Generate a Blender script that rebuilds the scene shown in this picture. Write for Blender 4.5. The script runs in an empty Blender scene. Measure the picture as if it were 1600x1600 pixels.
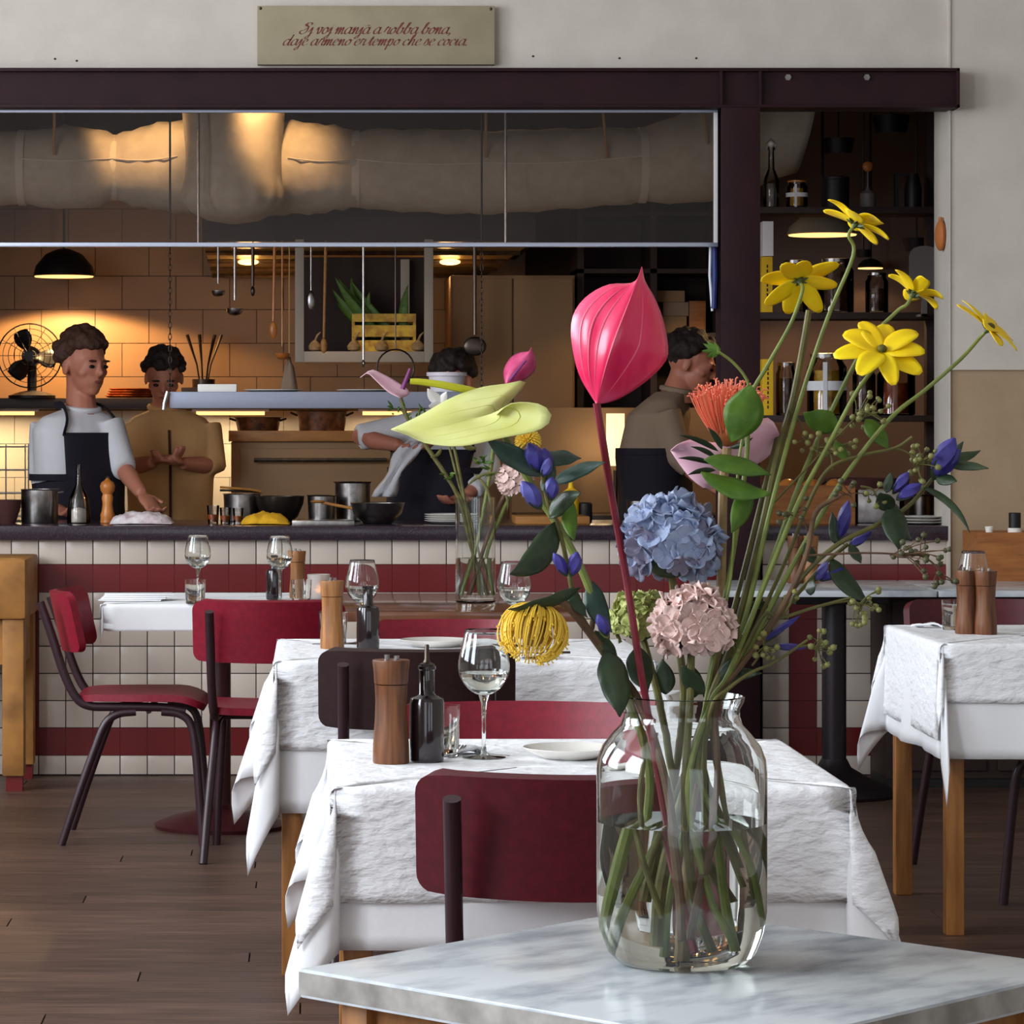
import bpy, bmesh, math, random
from mathutils import Vector, Matrix, noise
random.seed(7)
sc = bpy.context.scene
COL = sc.collection
PI = math.pi

# ------------------------------------------------------------------ camera
F, PX, PY, H = 4900.0, 490.0, 670.0, 1.29      # focal length and principal point in pixels of the 1600 frame, eye height
cd = bpy.data.cameras.new('camera'); cam = bpy.data.objects.new('camera', cd); COL.objects.link(cam)
cam.location = (0, 0, H); cam.rotation_euler = (PI/2, 0, 0)
cd.sensor_width = 36; cd.sensor_fit = 'HORIZONTAL'; cd.lens = F/1600*36
cd.shift_x = (800-PX)/1600; cd.shift_y = -(800-PY)/1600
cd.clip_start = 0.05; cd.clip_end = 80
sc.camera = cam
# ------------------------------------------------------------------ world, exposure
w = bpy.data.worlds.new('sky'); sc.world = w; w.use_nodes = True
bg = w.node_tree.nodes['Background']; bg.inputs[0].default_value = (0.75, 0.86, 1.0, 1); bg.inputs[1].default_value = 1.0
vs = sc.view_settings
vs.view_transform = 'Standard'; vs.look = 'None'; vs.gamma = 1; vs.use_curve_mapping = False
vs.exposure = -0.12
# ------------------------------------------------------------------ daylight in the windows
def area(name, loc, rot, sx, sy, power, col):
    l = bpy.data.lights.new(name, 'AREA'); l.shape = 'RECTANGLE'; l.size = sx; l.size_y = sy; l.energy = power; l.color = col
    o = bpy.data.objects.new(name, l); o.location = loc; o.rotation_euler = rot; COL.objects.link(o); return o
WINL = [(2.2, 1.9), (5.4, 1.9), (8.6, 1.9)]          # left wall: centre y, width
WINB = [(-1.2, 1.8), (1.6, 1.8), (4.2, 1.6)]         # shop windows behind the camera: centre x, width
for y, wd in WINL: area('window_light', (-3.93, y, 2.55), (0, -PI/2, 0), 2.3, wd, 270 if y < 3 else 185, (0.86, 0.92, 1.0))
for x, wd in WINB: area('window_light', (x, -1.93, 1.5), (PI/2, 0, 0), wd, 2.2, 18, (0.92, 0.95, 1.0))

# ------------------------------------------------------------------ helpers
def P(px, py, Y): return Vector(((px-PX)*Y/F, Y, H-(py-PY)*Y/F))
def lin(v):
    v = v/255.0
    return v/12.92 if v <= 0.04045 else ((v+0.055)/1.055)**2.4
def rgb(r, g, b): return (lin(r), lin(g), lin(b), 1)

MATS = {}
def mat(name, col, rough=0.5, metal=0.0, col2=None, scale=20, detail=4, bump=0.0, bscale=None, stretch=None, spec=None,
        trans=0.0, ior=1.45, emit=None, estr=0, sheen=0, rand=0.0, subs=0, ramp=(0.35, 0.65), coat=0, alpha=None):
    m = bpy.data.materials.new(name); m.use_nodes = True; nt = m.node_tree; b = nt.nodes['Principled BSDF']
    b.inputs['Base Color'].default_value = col; b.inputs['Roughness'].default_value = rough; b.inputs['Metallic'].default_value = metal
    b.inputs['IOR'].default_value = ior
    if spec is not None: b.inputs['Specular IOR Level'].default_value = spec
    if trans: b.inputs['Transmission Weight'].default_value = trans
    if sheen: b.inputs['Sheen Weight'].default_value = sheen
    if coat: b.inputs['Coat Weight'].default_value = coat; b.inputs['Coat Roughness'].default_value = 0.15
    if emit: b.inputs['Emission Color'].default_value = emit; b.inputs['Emission Strength'].default_value = estr
    if col2 or bump or rand:
        tc = nt.nodes.new('ShaderNodeTexCoord'); mp = nt.nodes.new('ShaderNodeMapping'); nt.links.new(tc.outputs['Object'], mp.inputs[0])
        if stretch: mp.inputs['Scale'].default_value = stretch
        nz = nt.nodes.new('ShaderNodeTexNoise'); nz.inputs['Scale'].default_value = scale; nz.inputs['Detail'].default_value = detail
        nt.links.new(mp.outputs[0], nz.inputs['Vector'])
        out = None
        if col2:
            cr = nt.nodes.new('ShaderNodeValToRGB'); cr.color_ramp.elements[0].color = col; cr.color_ramp.elements[1].color = col2
            cr.color_ramp.elements[0].position, cr.color_ramp.elements[1].position = ramp
            nt.links.new(nz.outputs['Fac'], cr.inputs[0]); out = cr.outputs[0]
        if rand:
            oi = nt.nodes.new('ShaderNodeObjectInfo'); hs = nt.nodes.new('ShaderNodeHueSaturation')
            mr = nt.nodes.new('ShaderNodeMapRange'); mr.inputs[3].default_value = 1-rand; mr.inputs[4].default_value = 1+rand
            nt.links.new(oi.outputs['Random'], mr.inputs[0]); nt.links.new(mr.outputs[0], hs.inputs['Value'])
            if out: nt.links.new(out, hs.inputs['Color'])
            else: hs.inputs['Color'].default_value = col
            out = hs.outputs[0]
        if out: nt.links.new(out, b.inputs['Base Color'])
        if bump:
            n2 = nz
            if bscale:
                n2 = nt.nodes.new('ShaderNodeTexNoise'); n2.inputs['Scale'].default_value = bscale; n2.inputs['Detail'].default_value = 5
                nt.links.new(mp.outputs[0], n2.inputs['Vector'])
            bp = nt.nodes.new('ShaderNodeBump'); bp.inputs['Strength'].default_value = 1.0; bp.inputs['Distance'].default_value = bump
            nt.links.new(n2.outputs['Fac'], bp.inputs['Height']); nt.links.new(bp.outputs[0], b.inputs['Normal'])
    MATS[name] = m; return m

def glassmat(name, tint=(1, 1, 1, 1), rough=0.0, ior=1.45):
    m = bpy.data.materials.new(name); m.use_nodes = True; nt = m.node_tree; nt.nodes.remove(nt.nodes['Principled BSDF'])
    g = nt.nodes.new('ShaderNodeBsdfGlass'); g.inputs['Color'].default_value = tint; g.inputs['Roughness'].default_value = rough; g.inputs['IOR'].default_value = ior
    nt.links.new(g.outputs[0], nt.nodes['Material Output'].inputs[0]); MATS[name] = m; return m
def thinglass(name, tint=(1, 1, 1, 1), ior=1.5, haze=0.0, hazecol=(0.5, 0.5, 0.5, 1)):
    """flat pane glass: clear straight through, mirror part by Fresnel, a little dust"""
    m = bpy.data.materials.new(name); m.use_nodes = True; nt = m.node_tree; nt.nodes.remove(nt.nodes['Principled BSDF'])
    t = nt.nodes.new('ShaderNodeBsdfTransparent'); t.inputs[0].default_value = tint
    g = nt.nodes.new('ShaderNodeBsdfGlossy'); g.inputs['Roughness'].default_value = 0.02
    fr = nt.nodes.new('ShaderNodeFresnel'); fr.inputs['IOR'].default_value = ior
    mx = nt.nodes.new('ShaderNodeMixShader'); nt.links.new(fr.outputs[0], mx.inputs[0]); nt.links.new(t.outputs[0], mx.inputs[1]); nt.links.new(g.outputs[0], mx.inputs[2])
    last = mx
    if haze:
        d = nt.nodes.new('ShaderNodeBsdfDiffuse'); d.inputs[0].default_value = hazecol
        m2 = nt.nodes.new('ShaderNodeMixShader'); m2.inputs[0].default_value = haze
        nt.links.new(mx.outputs[0], m2.inputs[1]); nt.links.new(d.outputs[0], m2.inputs[2]); last = m2
    nt.links.new(last.outputs[0], nt.nodes['Material Output'].inputs[0]); MATS[name] = m; return m

class MB:
    """mesh builder"""
    def __init__(s): s.v = []; s.f = []
    def add(s, vs_, fs): n = len(s.v); s.v += [Vector(p) for p in vs_]; s.f += [tuple(i+n for i in f) for f in fs]; return s
    def box(s, x0, x1, y0, y1, z0, z1, ch=0.0):
        if ch <= 0:
            vs_ = [(x, y, z) for z in (z0, z1) for y in (y0, y1) for x in (x0, x1)]
            return s.add(vs_, [(0, 2, 3, 1), (4, 5, 7, 6), (0, 1, 5, 4), (2, 6, 7, 3), (0, 4, 6, 2), (1, 3, 7, 5)])
        bm = bmesh.new(); bmesh.ops.create_cube(bm, size=1)
        for v in bm.verts: v.co = Vector((x0+(v.co.x+.5)*(x1-x0), y0+(v.co.y+.5)*(y1-y0), z0+(v.co.z+.5)*(z1-z0)))
        bmesh.ops.bevel(bm, geom=bm.edges[:], offset=ch, segments=2, affect='EDGES', profile=0.6)
        bm.verts.index_update(); s.add([v.co.copy() for v in bm.verts], [tuple(v.index for v in f.verts) for f in bm.faces]); bm.free(); return s
    def tube(s, pts, r, seg=8, caps=True, flat=1.0):
        pts = [Vector(p) for p in pts]; n = len(pts)
        if not hasattr(r, '__len__'): r = [r]*n
        t0 = (pts[1]-pts[0]).normalized(); up = Vector((0, 0, 1)) if abs(t0.z) < 0.9 else Vector((1, 0, 0))
        nrm = t0.cross(up).normalized(); base = len(s.v)
        for i, p in enumerate(pts):
            t = ((pts[i+1] if i < n-1 else p)-(pts[i-1] if i > 0 else p))
            t = t.normalized() if t.length > 1e-9 else t0
            nrm = (nrm-t*nrm.dot(t)); nrm = nrm.normalized() if nrm.length > 1e-9 else t.orthogonal().normalized()
            b = t.cross(nrm)
            for k in range(seg):
                a = 2*PI*k/seg; s.v.append(p+nrm*math.cos(a)*r[i]+b*math.sin(a)*r[i]*flat)
        for i in range(n-1):
            for k in range(seg):
                a = base+i*seg+k; b2 = base+i*seg+(k+1) % seg; s.f.append((a, b2, b2+seg, a+seg))
        if caps: s.f.append(tuple(base+k for k in range(seg))[::-1]); s.f.append(tuple(base+(n-1)*seg+k for k in range(seg)))
        return s
    def lathe(s, prof, seg=24, c=(0, 0, 0), close=False):
        c = Vector(c); base = len(s.v); n = len(prof)
        for (r, z) in prof:
            for k in range(seg): a = 2*PI*k/seg; s.v.append(c+Vector((r*math.cos(a), r*math.sin(a), z)))
        for i in range(n-1 if not close else n):
            j = (i+1) % n
            for k in range(seg):
                k2 = (k+1) % seg; s.f.append((base+i*seg+k, base+i*seg+k2, base+j*seg+k2, base+j*seg+k))
        if not close:
            s.f.append(tuple(base+k for k in range(seg))[::-1]); s.f.append(tuple(base+(n-1)*seg+k for k in range(seg)))
        return s
    def ell(s, c, r, seg=12, rings=8, M=None):
        c = Vector(c); r = Vector(r) if hasattr(r, '__len__') else Vector((r, r, r)); base = len(s.v)
        pts = [Vector((0, 0, -1))]
        for i in range(1, rings):
            th = -PI/2+PI*i/rings
            for k in range(seg): a = 2*PI*k/seg; pts.append(Vector((math.cos(th)*math.cos(a), math.cos(th)*math.sin(a), math.sin(th))))
        pts.append(Vector((0, 0, 1)))
        for p in pts:
            q = Vector((p.x*r.x, p.y*r.y, p.z*r.z)); q = M @ q if M else q; s.v.append(c+q)
        for k in range(seg): s.f.append((base, base+1+(k+1) % seg, base+1+k))
        for i in range(rings-2):
            for k in range(seg):
                a = base+1+i*seg+k; b = base+1+i*seg+(k+1) % seg; s.f.append((a, b, b+seg, a+seg))
        top = len(s.v)-1; l = base+1+(rings-2)*seg
        for k in range(seg): s.f.append((l+k, l+(k+1) % seg, top))
        return s
    def rings(s, rs, caps=True):
        """loft a list of closed rings (lists of points)"""
        n = len(rs[0]); base = len(s.v)
        for r in rs: s.v += [Vector(p) for p in r]
        for i in range(len(rs)-1):
            for k in range(n):
                k2 = (k+1) % n; s.f.append((base+i*n+k, base+i*n+k2, base+(i+1)*n+k2, base+(i+1)*n+k))
        if caps: s.f.append(tuple(base+k for k in range(n))[::-1]); s.f.append(tuple(base+(len(rs)-1)*n+k for k in range(n)))
        return s
    def sheet(s, g, th):
        """g: rows of points; a thin closed sheet of thickness th around it"""
        R, C = len(g), len(g[0]); nr = [[None]*C for _ in range(R)]
        for i in range(R):
            for j in range(C):
                du = g[min(i+1, R-1)][j]-g[max(i-1, 0)][j]; dv = g[i][min(j+1, C-1)]-g[i][max(j-1, 0)]
                n = du.cross(dv)
                if n.length < 1e-12: n = (nr[i-1][j] if i else Vector((0, -1e-9, 0)))
                nr[i][j] = n.normalized() if n.length > 0 else Vector((0, -1, 0))
        base = len(s.v); N = R*C
        for sg in (0.5, -0.5):
            for i in range(R):
                for j in range(C): s.v.append(g[i][j]+nr[i][j]*th*sg)
        id_ = lambda i, j, l: base+l*N+i*C+j
        for i in range(R-1):
            for j in range(C-1):
                s.f.append((id_(i, j, 0), id_(i+1, j, 0), id_(i+1, j+1, 0), id_(i, j+1, 0)))
                s.f.append((id_(i, j, 1), id_(i, j+1, 1), id_(i+1, j+1, 1), id_(i+1, j, 1)))
        for i in range(R-1):
            s.f.append((id_(i, 0, 0), id_(i, 0, 1), id_(i+1, 0, 1), id_(i+1, 0, 0)))
            s.f.append((id_(i, C-1, 0), id_(i+1, C-1, 0), id_(i+1, C-1, 1), id_(i, C-1, 1)))
        for j in range(C-1):
            s.f.append((id_(0, j, 0), id_(0, j+1, 0), id_(0, j+1, 1), id_(0, j, 1)))
            s.f.append((id_(R-1, j, 0), id_(R-1, j, 1), id_(R-1, j+1, 1), id_(R-1, j+1, 0)))
        return s
    def mesh(s, name, m, smooth=True, sharp=40):
        me = bpy.data.meshes.new(name); me.from_pydata([tuple(p) for p in s.v], [], s.f); me.validate()
        bm = bmesh.new(); bm.from_mesh(me); bmesh.ops.recalc_face_normals(bm, faces=bm.faces[:]); bm.to_mesh(me); bm.free()
        if smooth:
            for p in me.polygons: p.use_smooth = True
            me.set_sharp_from_angle(angle=math.radians(sharp))
        if m: me.materials.append(MATS[m] if isinstance(m, str) else m)
        return me
    def build(s, name, m, parent=None, world=True, smooth=True, sharp=40):
        """links it as one mesh object; points are world coordinates (world) or the parent's own"""
        if parent is not None and world:
            iv = parent_world(parent).inverted()
            s.v = [iv @ p for p in s.v]
        o = bpy.data.objects.new(name, s.mesh(name, m, smooth, sharp)); COL.objects.link(o); o.parent = parent
        return o
def parent_world(o):
    M = Matrix.Identity(4)
    while o is not None:
        M = o.matrix_basis @ M; o = o.parent
    return M
def thing(name, label, cat, loc=(0, 0, 0), rz=0, group=None):
    o = bpy.data.objects.new(name, None); COL.objects.link(o); o.location = loc; o.rotation_euler = (0, 0, rz); o.empty_display_size = .05
    o['label'] = label; o['category'] = cat
    if group: o['group'] = group
    return o
def tag(o, label, cat, group=None):
    o['label'] = label; o['category'] = cat
    if group: o['group'] = group
    return o
def recentre(o, base):
    """moves a single-mesh thing's origin to its base"""
    base = Vector(base)
    for v in o.data.vertices: v.co -= base
    o.location = base; return o
def struct(o): o['kind'] = 'structure'; return o
def link(name, me, parent=None, loc=(0, 0, 0), rot=(0, 0, 0), scale=(1, 1, 1)):
    o = bpy.data.objects.new(name, me); COL.objects.link(o); o.parent = parent; o.location = loc; o.rotation_euler = rot; o.scale = scale; return o
def copy_tree(o, parent=None, **kw):
    c = o.copy(); COL.objects.link(c); c.parent = parent
    for ch in list(o.children): copy_tree(ch, c)
    return c
def smoothpath(pts, n=6):
    """Catmull-Rom through the points"""
    pts = [Vector(p) for p in pts]; out = []
    for i in range(len(pts)-1):
        p0 = pts[i-1] if i else pts[0]*2-pts[1]; p1 = pts[i]; p2 = pts[i+1]; p3 = pts[i+2] if i+2 < len(pts) else pts[-1]*2-pts[-2]
        for k in range(n):
            t = k/n; out.append(0.5*((2*p1)+(p2-p0)*t+(2*p0-5*p1+4*p2-p3)*t*t+(3*p1-p0-3*p2+p3)*t**3))
    out.append(pts[-1]); return out
def lerpl(l, t):
    x = t*(len(l)-1); i = min(int(x), len(l)-2); f = x-i; return l[i]*(1-f)+l[i+1]*f

# ------------------------------------------------------------------ materials
mat('plaster', rgb(206, 197, 186), .85, col2=rgb(198, 189, 178), scale=6, bump=.0006, bscale=180)
mat('plaster_beige', rgb(172, 148, 118), .8, col2=rgb(165, 141, 112), scale=8, bump=.0006, bscale=180)
mat('ceiling_white', rgb(225, 222, 216), .9)
mat('grout', rgb(72, 62, 66), .9)
mat('tile_white', rgb(214, 199, 186), .22, rand=.05)
mat('tile_red', rgb(112, 30, 32), .25, rand=.08)
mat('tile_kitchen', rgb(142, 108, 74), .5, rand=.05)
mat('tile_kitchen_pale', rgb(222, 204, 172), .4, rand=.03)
mat('grout_dark', rgb(62, 44, 34), .9)
mat('steel_paint', rgb(43, 18, 24), .55, spec=.25, col2=rgb(35, 14, 19), scale=9, bump=.0004, bscale=60)
mat('granite', rgb(48, 36, 46), .18, col2=rgb(78, 62, 72), scale=160, ramp=(.5, .75))
mat('plank', rgb(106, 80, 67), .42, col2=rgb(54, 38, 32), scale=3.6, detail=8, stretch=(1.2, 22, 1), rand=.22, bump=.0008, ramp=(.3, .72))
mat('under_floor', rgb(34, 25, 22), .8)
mat('white_paint', rgb(222, 220, 218), .5)
mat('bright_metal', rgb(190, 196, 215), .3, metal=.7)
mat('steel', rgb(170, 165, 162), .28, metal=1.0, col2=rgb(140, 136, 134), scale=30)
mat('steel_dark', rgb(78, 68, 62), .3, metal=.9)
mat('shelf_metal', rgb(140, 144, 160), .45, metal=.5)
mat('pedestal_paint', rgb(64, 20, 24), .45)
mat('screen_rail', rgb(176, 182, 200), .42, metal=.55)
mat('black_iron', rgb(30, 24, 28), .4)
mat('black', rgb(22, 18, 20), .5)
mat('red_vinyl', rgb(136, 22, 44), .38, col2=rgb(122, 18, 38), scale=60, bump=.0003, bscale=700)
mat('wine_vinyl', rgb(84, 14, 26), .42, col2=rgb(72, 10, 22), scale=60, bump=.0003, bscale=700)
mat('brown_vinyl', rgb(48, 26, 27), .4, col2=rgb(40, 21, 22), scale=60, bump=.0003, bscale=700)
mat('tube_paint', rgb(52, 32, 38), .3)
mat('linen', rgb(240, 240, 242), .85, bump=.008, bscale=26, scale=30, stretch=(1, 1, 2.2))
mat('linen_plain', rgb(240, 240, 242), .85, bump=.0006, bscale=60)
mat('oak', rgb(166, 112, 58), .45, col2=rgb(134, 84, 40), scale=6, stretch=(8, 8, .8), detail=6)
mat('butcher', rgb(186, 128, 62), .55, col2=rgb(120, 78, 36), scale=9, detail=8, bump=.002, ramp=(.35, .8))
mat('mill_wood', rgb(126, 78, 46), .4, col2=rgb(80, 47, 29), scale=8, stretch=(12, 12, .6), detail=6)
mat('mill_wood_light', rgb(172, 118, 70), .4, col2=rgb(128, 82, 46), scale=8, stretch=(12, 12, .6), detail=6)
mat('mill_turned', rgb(206, 130, 62), .3, col2=rgb(170, 98, 40), scale=14)
mat('bottle_dark', rgb(26, 14, 18), .06, spec=.6, coat=.5)
mat('marble', rgb(204, 210, 214), .2, col2=rgb(146, 154, 163), scale=9, detail=14, stretch=(1, 2.2, 1), ramp=(.45, .72))
mat('marble_edge', rgb(176, 172, 166), .5, col2=rgb(128, 124, 118), scale=20, detail=8)
mat('porcelain', rgb(236, 232, 224), .15)
mat('wood_top', rgb(126, 84, 62), .12, col2=rgb(104, 66, 48), scale=5, stretch=(1, 10, 1), detail=6)
mat('canvas', rgb(206, 196, 178), .9, col2=rgb(196, 186, 166), scale=20, bump=.004, bscale=14)
mat('canvas_strap', rgb(222, 214, 198), .9)
mat('rope', rgb(190, 150, 96), .9)
mat('hood_dark', rgb(48, 36, 34), .5, metal=.3)
mat('hood_inside', rgb(200, 170, 110), .3, metal=.5)
mat('lamp_dark', rgb(30, 24, 24), .4)
mat('lamp_cream', rgb(150, 138, 120), .5)
mat('glow_warm', rgb(255, 190, 90), .5, emit=(1.0, .50, .16, 1), estr=2.6)
mat('glow_hood', rgb(255, 190, 90), .5, emit=(1.0, .6, .2, 1), estr=4)
mat('glow_candle', rgb(255, 190, 90), .5, emit=(1.0, .42, .1, 1), estr=6)
mat('dark_wall', rgb(50, 34, 30), .7)
mat('partition', rgb(112, 90, 78), .7)
mat('beige_panel', rgb(150, 118, 84), .7)
mat('door_dark', rgb(52, 36, 32), .6)
mat('wood_board', rgb(176, 120, 58), .5, col2=rgb(150, 98, 44), scale=8, stretch=(1, 8, 8))
mat('wood_box', rgb(168, 106, 52), .5, col2=rgb(140, 84, 40), scale=6, stretch=(1, 8, 10))
mat('skin', rgb(190, 122, 98), .5, subs=0)
mat('hair_brown', rgb(74, 46, 34), .7, bump=.004, bscale=120)
mat('hair_dark', rgb(38, 26, 24), .7, bump=.004, bscale=120)
mat('shirt_white', rgb(222, 220, 224), .9, bump=.002, bscale=30)
mat('shirt_tan', rgb(196, 150, 100), .9, bump=.002, bscale=30)
mat('shirt_taupe', rgb(150, 126, 106), .9, bump=.002, bscale=30)
mat('apron_navy', rgb(26, 22, 34), .85, bump=.001, bscale=40)
mat('apron_brown', rgb(70, 34, 28), .85)
mat('trouser', rgb(34, 30, 36), .85)
mat('eye_dark', rgb(24, 16, 14), .2)
mat('lips', rgb(140, 70, 62), .5)
mat('paper_white', rgb(238, 238, 240), .8)
mat('yellow_card', rgb(240, 190, 30), .6)
mat('print_dark', rgb(60, 44, 24), .7)
mat('yellow_cloth', rgb(226, 170, 30), .85, bump=.004, bscale=60)
mat('striped_cloth', rgb(235, 228, 228), .85, col2=rgb(205, 180, 184), scale=30, bump=.004, bscale=60)
mat('amber', rgb(170, 80, 30), .25, col2=rgb(120, 50, 20), scale=25)
mat('lemon', rgb(226, 186, 50), .4, col2=rgb(170, 120, 30), scale=25)
mat('preserve_brown', rgb(110, 66, 34), .35, col2=rgb(60, 34, 20), scale=40)
mat('sign_board', rgb(156, 145, 118), .7, col2=rgb(148, 136, 110), scale=8)
mat('sign_ink', rgb(116, 50, 44), .7)
mat('terracotta', rgb(178, 104, 50), .7)
mat('grey_plastic', rgb(120, 112, 108), .5)
mat('blue_cord', rgb(50, 60, 120), .6)
mat('leaf_mid', rgb(96, 132, 44), .45, col2=rgb(74, 110, 34), scale=40, bump=.0008, bscale=90)
mat('leaf_dark', rgb(54, 72, 46), .45, col2=rgb(40, 56, 36), scale=40, bump=.0008, bscale=90)
mat('leaf_teal', rgb(56, 84, 72), .45, col2=rgb(42, 66, 56), scale=40, bump=.0008, bscale=90)
mat('stem_green', rgb(128, 140, 66), .5, col2=rgb(104, 116, 52), scale=40)
mat('stem_olive', rgb(112, 108, 54), .6, col2=rgb(84, 80, 42), scale=40)
mat('stem_brown', rgb(112, 84, 58), .7, col2=rgb(86, 64, 46), scale=40)
mat('stem_beige', rgb(176, 148, 106), .7, col2=rgb(150, 122, 84), scale=60)
mat('stem_wine', rgb(128, 28, 44), .4, col2=rgb(108, 22, 38), scale=30)
mat('berry', rgb(150, 150, 84), .45, col2=rgb(112, 112, 62), scale=60)
mat('berry_dark', rgb(92, 92, 58), .5, col2=rgb(66, 68, 44), scale=60)
mat('daisy_yellow', rgb(255, 226, 8), .5, col2=rgb(250, 208, 2), scale=30)
mat('daisy_disc', rgb(104, 100, 24), .7, col2=rgb(70, 62, 18), scale=200)
mat('bract', rgb(70, 84, 34), .5)
mat('gentian', rgb(72, 66, 150), .5, col2=rgb(48, 40, 116), scale=40, bump=.0006, bscale=150)
mat('gentian_pale', rgb(104, 104, 180), .5, col2=rgb(66, 62, 140), scale=40)
mat('hydr_blue', rgb(186, 204, 230), .6, col2=rgb(150, 162, 204), scale=30, rand=.15)
mat('hydr_mauve', rgb(150, 146, 172), .6, col2=rgb(118, 118, 140), scale=30, rand=.15)
mat('hydr_pink', rgb(236, 214, 200), .6, col2=rgb(212, 172, 172), scale=30, rand=.12)
mat('hydr_green', rgb(190, 196, 120), .6, col2=rgb(160, 166, 92), scale=30, rand=.12)
mat('anth_red', rgb(240, 62, 108), .3, col2=rgb(226, 32, 88), scale=14, detail=3, stretch=(3, 1, 1), coat=.25)
mat('anth_lime', rgb(226, 228, 150), .4, col2=rgb(210, 212, 122), scale=16, detail=3)
mat('anth_pink', rgb(224, 92, 140), .3, col2=rgb(206, 66, 118), scale=30)
mat('anth_blush', rgb(255, 212, 226), .35, col2=rgb(250, 192, 212), scale=30)
mat('spadix_purple', rgb(120, 48, 110), .5)
mat('spadix_lime', rgb(190, 190, 40), .5)
mat('pin_yellow', rgb(244, 206, 74), .5)
mat('pin_core', rgb(140, 110, 40), .6)
mat('pin_coral', rgb(250, 138, 104), .5)
mat('pin_coral_core', rgb(170, 96, 48), .6)
for nm_, f_ in (('daisy_yellow', .12), ('anth_lime', .15), ('leaf_mid', .2)):
    nt = MATS[nm_].node_tree; b = nt.nodes['Principled BSDF']; tr = nt.nodes.new('ShaderNodeBsdfTranslucent'); mx = nt.nodes.new('ShaderNodeMixShader'); mx.inputs[0].default_value = f_
    if b.inputs['Base Color'].links: nt.links.new(b.inputs['Base Color'].links[0].from_socket, tr.inputs[0])
    else: tr.inputs[0].default_value = b.inputs['Base Color'].default_value
    nt.links.new(b.outputs[0], mx.inputs[1]); nt.links.new(tr.outputs[0], mx.inputs[2]); nt.links.new(mx.outputs[0], nt.nodes['Material Output'].inputs[0])
glassmat('glass', (.985, .995, .99, 1))
glassmat('glass_green', (.90, .97, .94, 1))
glassmat('water', (.985, .99, .97, 1), ior=1.33)
thinglass('pane_glass', (.86, .82, .80, 1), 1.4, haze=.012, hazecol=(.35, .33, .36, 1))
thinglass('jar_glass', (.88, .86, .84, 1), 1.5)
thinglass('window_glass', (.97, .98, .98, 1), 1.4)
# ================================================================== THE SETTING
YC = 11.67            # front of the tiled counter
# floor with planks
fl = struct(MB().box(-4, 6, -2, 15.2, -.06, -.012).build('floor', 'under_floor'))
PW = .135
plank_me = {L: MB().box(0, L-.004, 0, PW-.0025, -.011, 0, ).mesh('plank', 'plank', smooth=False) for L in (1.6, 2.2, 2.8)}
rngp = random.Random(3); n = 0
y = 3.0
while y < YC+.05:
    half = .62+.165*y; x = -.30*y*.4-.8-rngp.random()*1.4
    xe = (1600-PX)*y/F+.9
    while x < xe:
        L = rngp.choice((1.6, 2.2, 2.8)); link('plank', plank_me[L], fl, (x, y, 0)); x += L; n += 1
    y += PW
MB().box(-4, 6, -2, 2.99, -.0118, 0).build('plank_field', 'plank', fl)['kind'] = 'stuff'
MB().box(-4, 6, YC+.06, 15.2, -.0118, 0).build('kitchen_floor_cover', 'grout_dark', fl)

def wall_with_holes(mb, a0, a1, z0, z1, holes, put):
    """holes: (c, w, hz0, hz1) along the wall"""
    x = a0
    for c, wd, h0, h1 in sorted(holes):
        put(mb, x, c-wd/2, z0, z1); put(mb, c-wd/2, c+wd/2, z0, h0); put(mb, c-wd/2, c+wd/2, h1, z1); x = c+wd/2
    put(mb, x, a1, z0, z1)
CZ = 4.0
mb = MB(); wall_with_holes(mb, -2, 11.62, 0, CZ, [(y, wd, 1.4, 3.7) for y, wd in WINL], lambda m, a, b, c, d: m.box(-4.2, -4, a, b, c, d))
struct(mb.build('wall_left', 'plaster', smooth=False))
mb = MB(); wall_with_holes(mb, -4.2, 6.2, 0, CZ, [(x, wd, .35, 2.65) for x, wd in WINB], lambda m, a, b, c, d: m.box(a, b, -2.2, -2, c, d))
struct(mb.build('wall_front', 'plaster', smooth=False))
struct(MB().box(6, 6.2, -2.2, 15.3, 0, CZ).build('wall_side', 'plaster', smooth=False))
struct(MB().box(-4.2, 6.2, -2.2, 15.3, CZ, CZ+.1).build('ceiling', 'ceiling_white', smooth=False))
k = 0
for y, wd in WINL:
    k += 1; o = MB()
    for (a, b, c, d) in ((y-wd/2, y+wd/2, 1.4, 1.46), (y-wd/2, y+wd/2, 3.64, 3.7), (y-wd/2, y-wd/2+.06, 1.46, 3.64), (y+wd/2-.06, y+wd/2, 1.46, 3.64), (y-.02, y+.02, 1.46, 3.64), (y-wd/2, y+wd/2, 2.8, 2.84)):
        o.box(-4.15, -4.1, a, b, c, d)
    o = struct(o.build('window_%d' % k, 'white_paint', smooth=False))
    MB().box(-4.13, -4.124, y-wd/2+.05, y+wd/2-.05, 1.45, 3.65).build('pane', 'window_glass', o, smooth=False)
for x, wd in WINB:
    k += 1; o = MB()
    for (a, b, c, d) in ((x-wd/2, x+wd/2, .35, .41), (x-wd/2, x+wd/2, 2.59, 2.65), (x-wd/2, x-wd/2+.06, .41, 2.59), (x+wd/2-.06, x+wd/2, .41, 2.59), (x-.02, x+.02, .41, 2.59)):
        o.box(a, b, -2.15, -2.1, c, d)
    o = struct(o.build('window_%d' % k, 'white_paint', smooth=False))
    MB().box(x-wd/2+.05, x+wd/2-.05, -2.13, -2.124, .4, 2.6).build('pane', 'window_glass', o, smooth=False)
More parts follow.
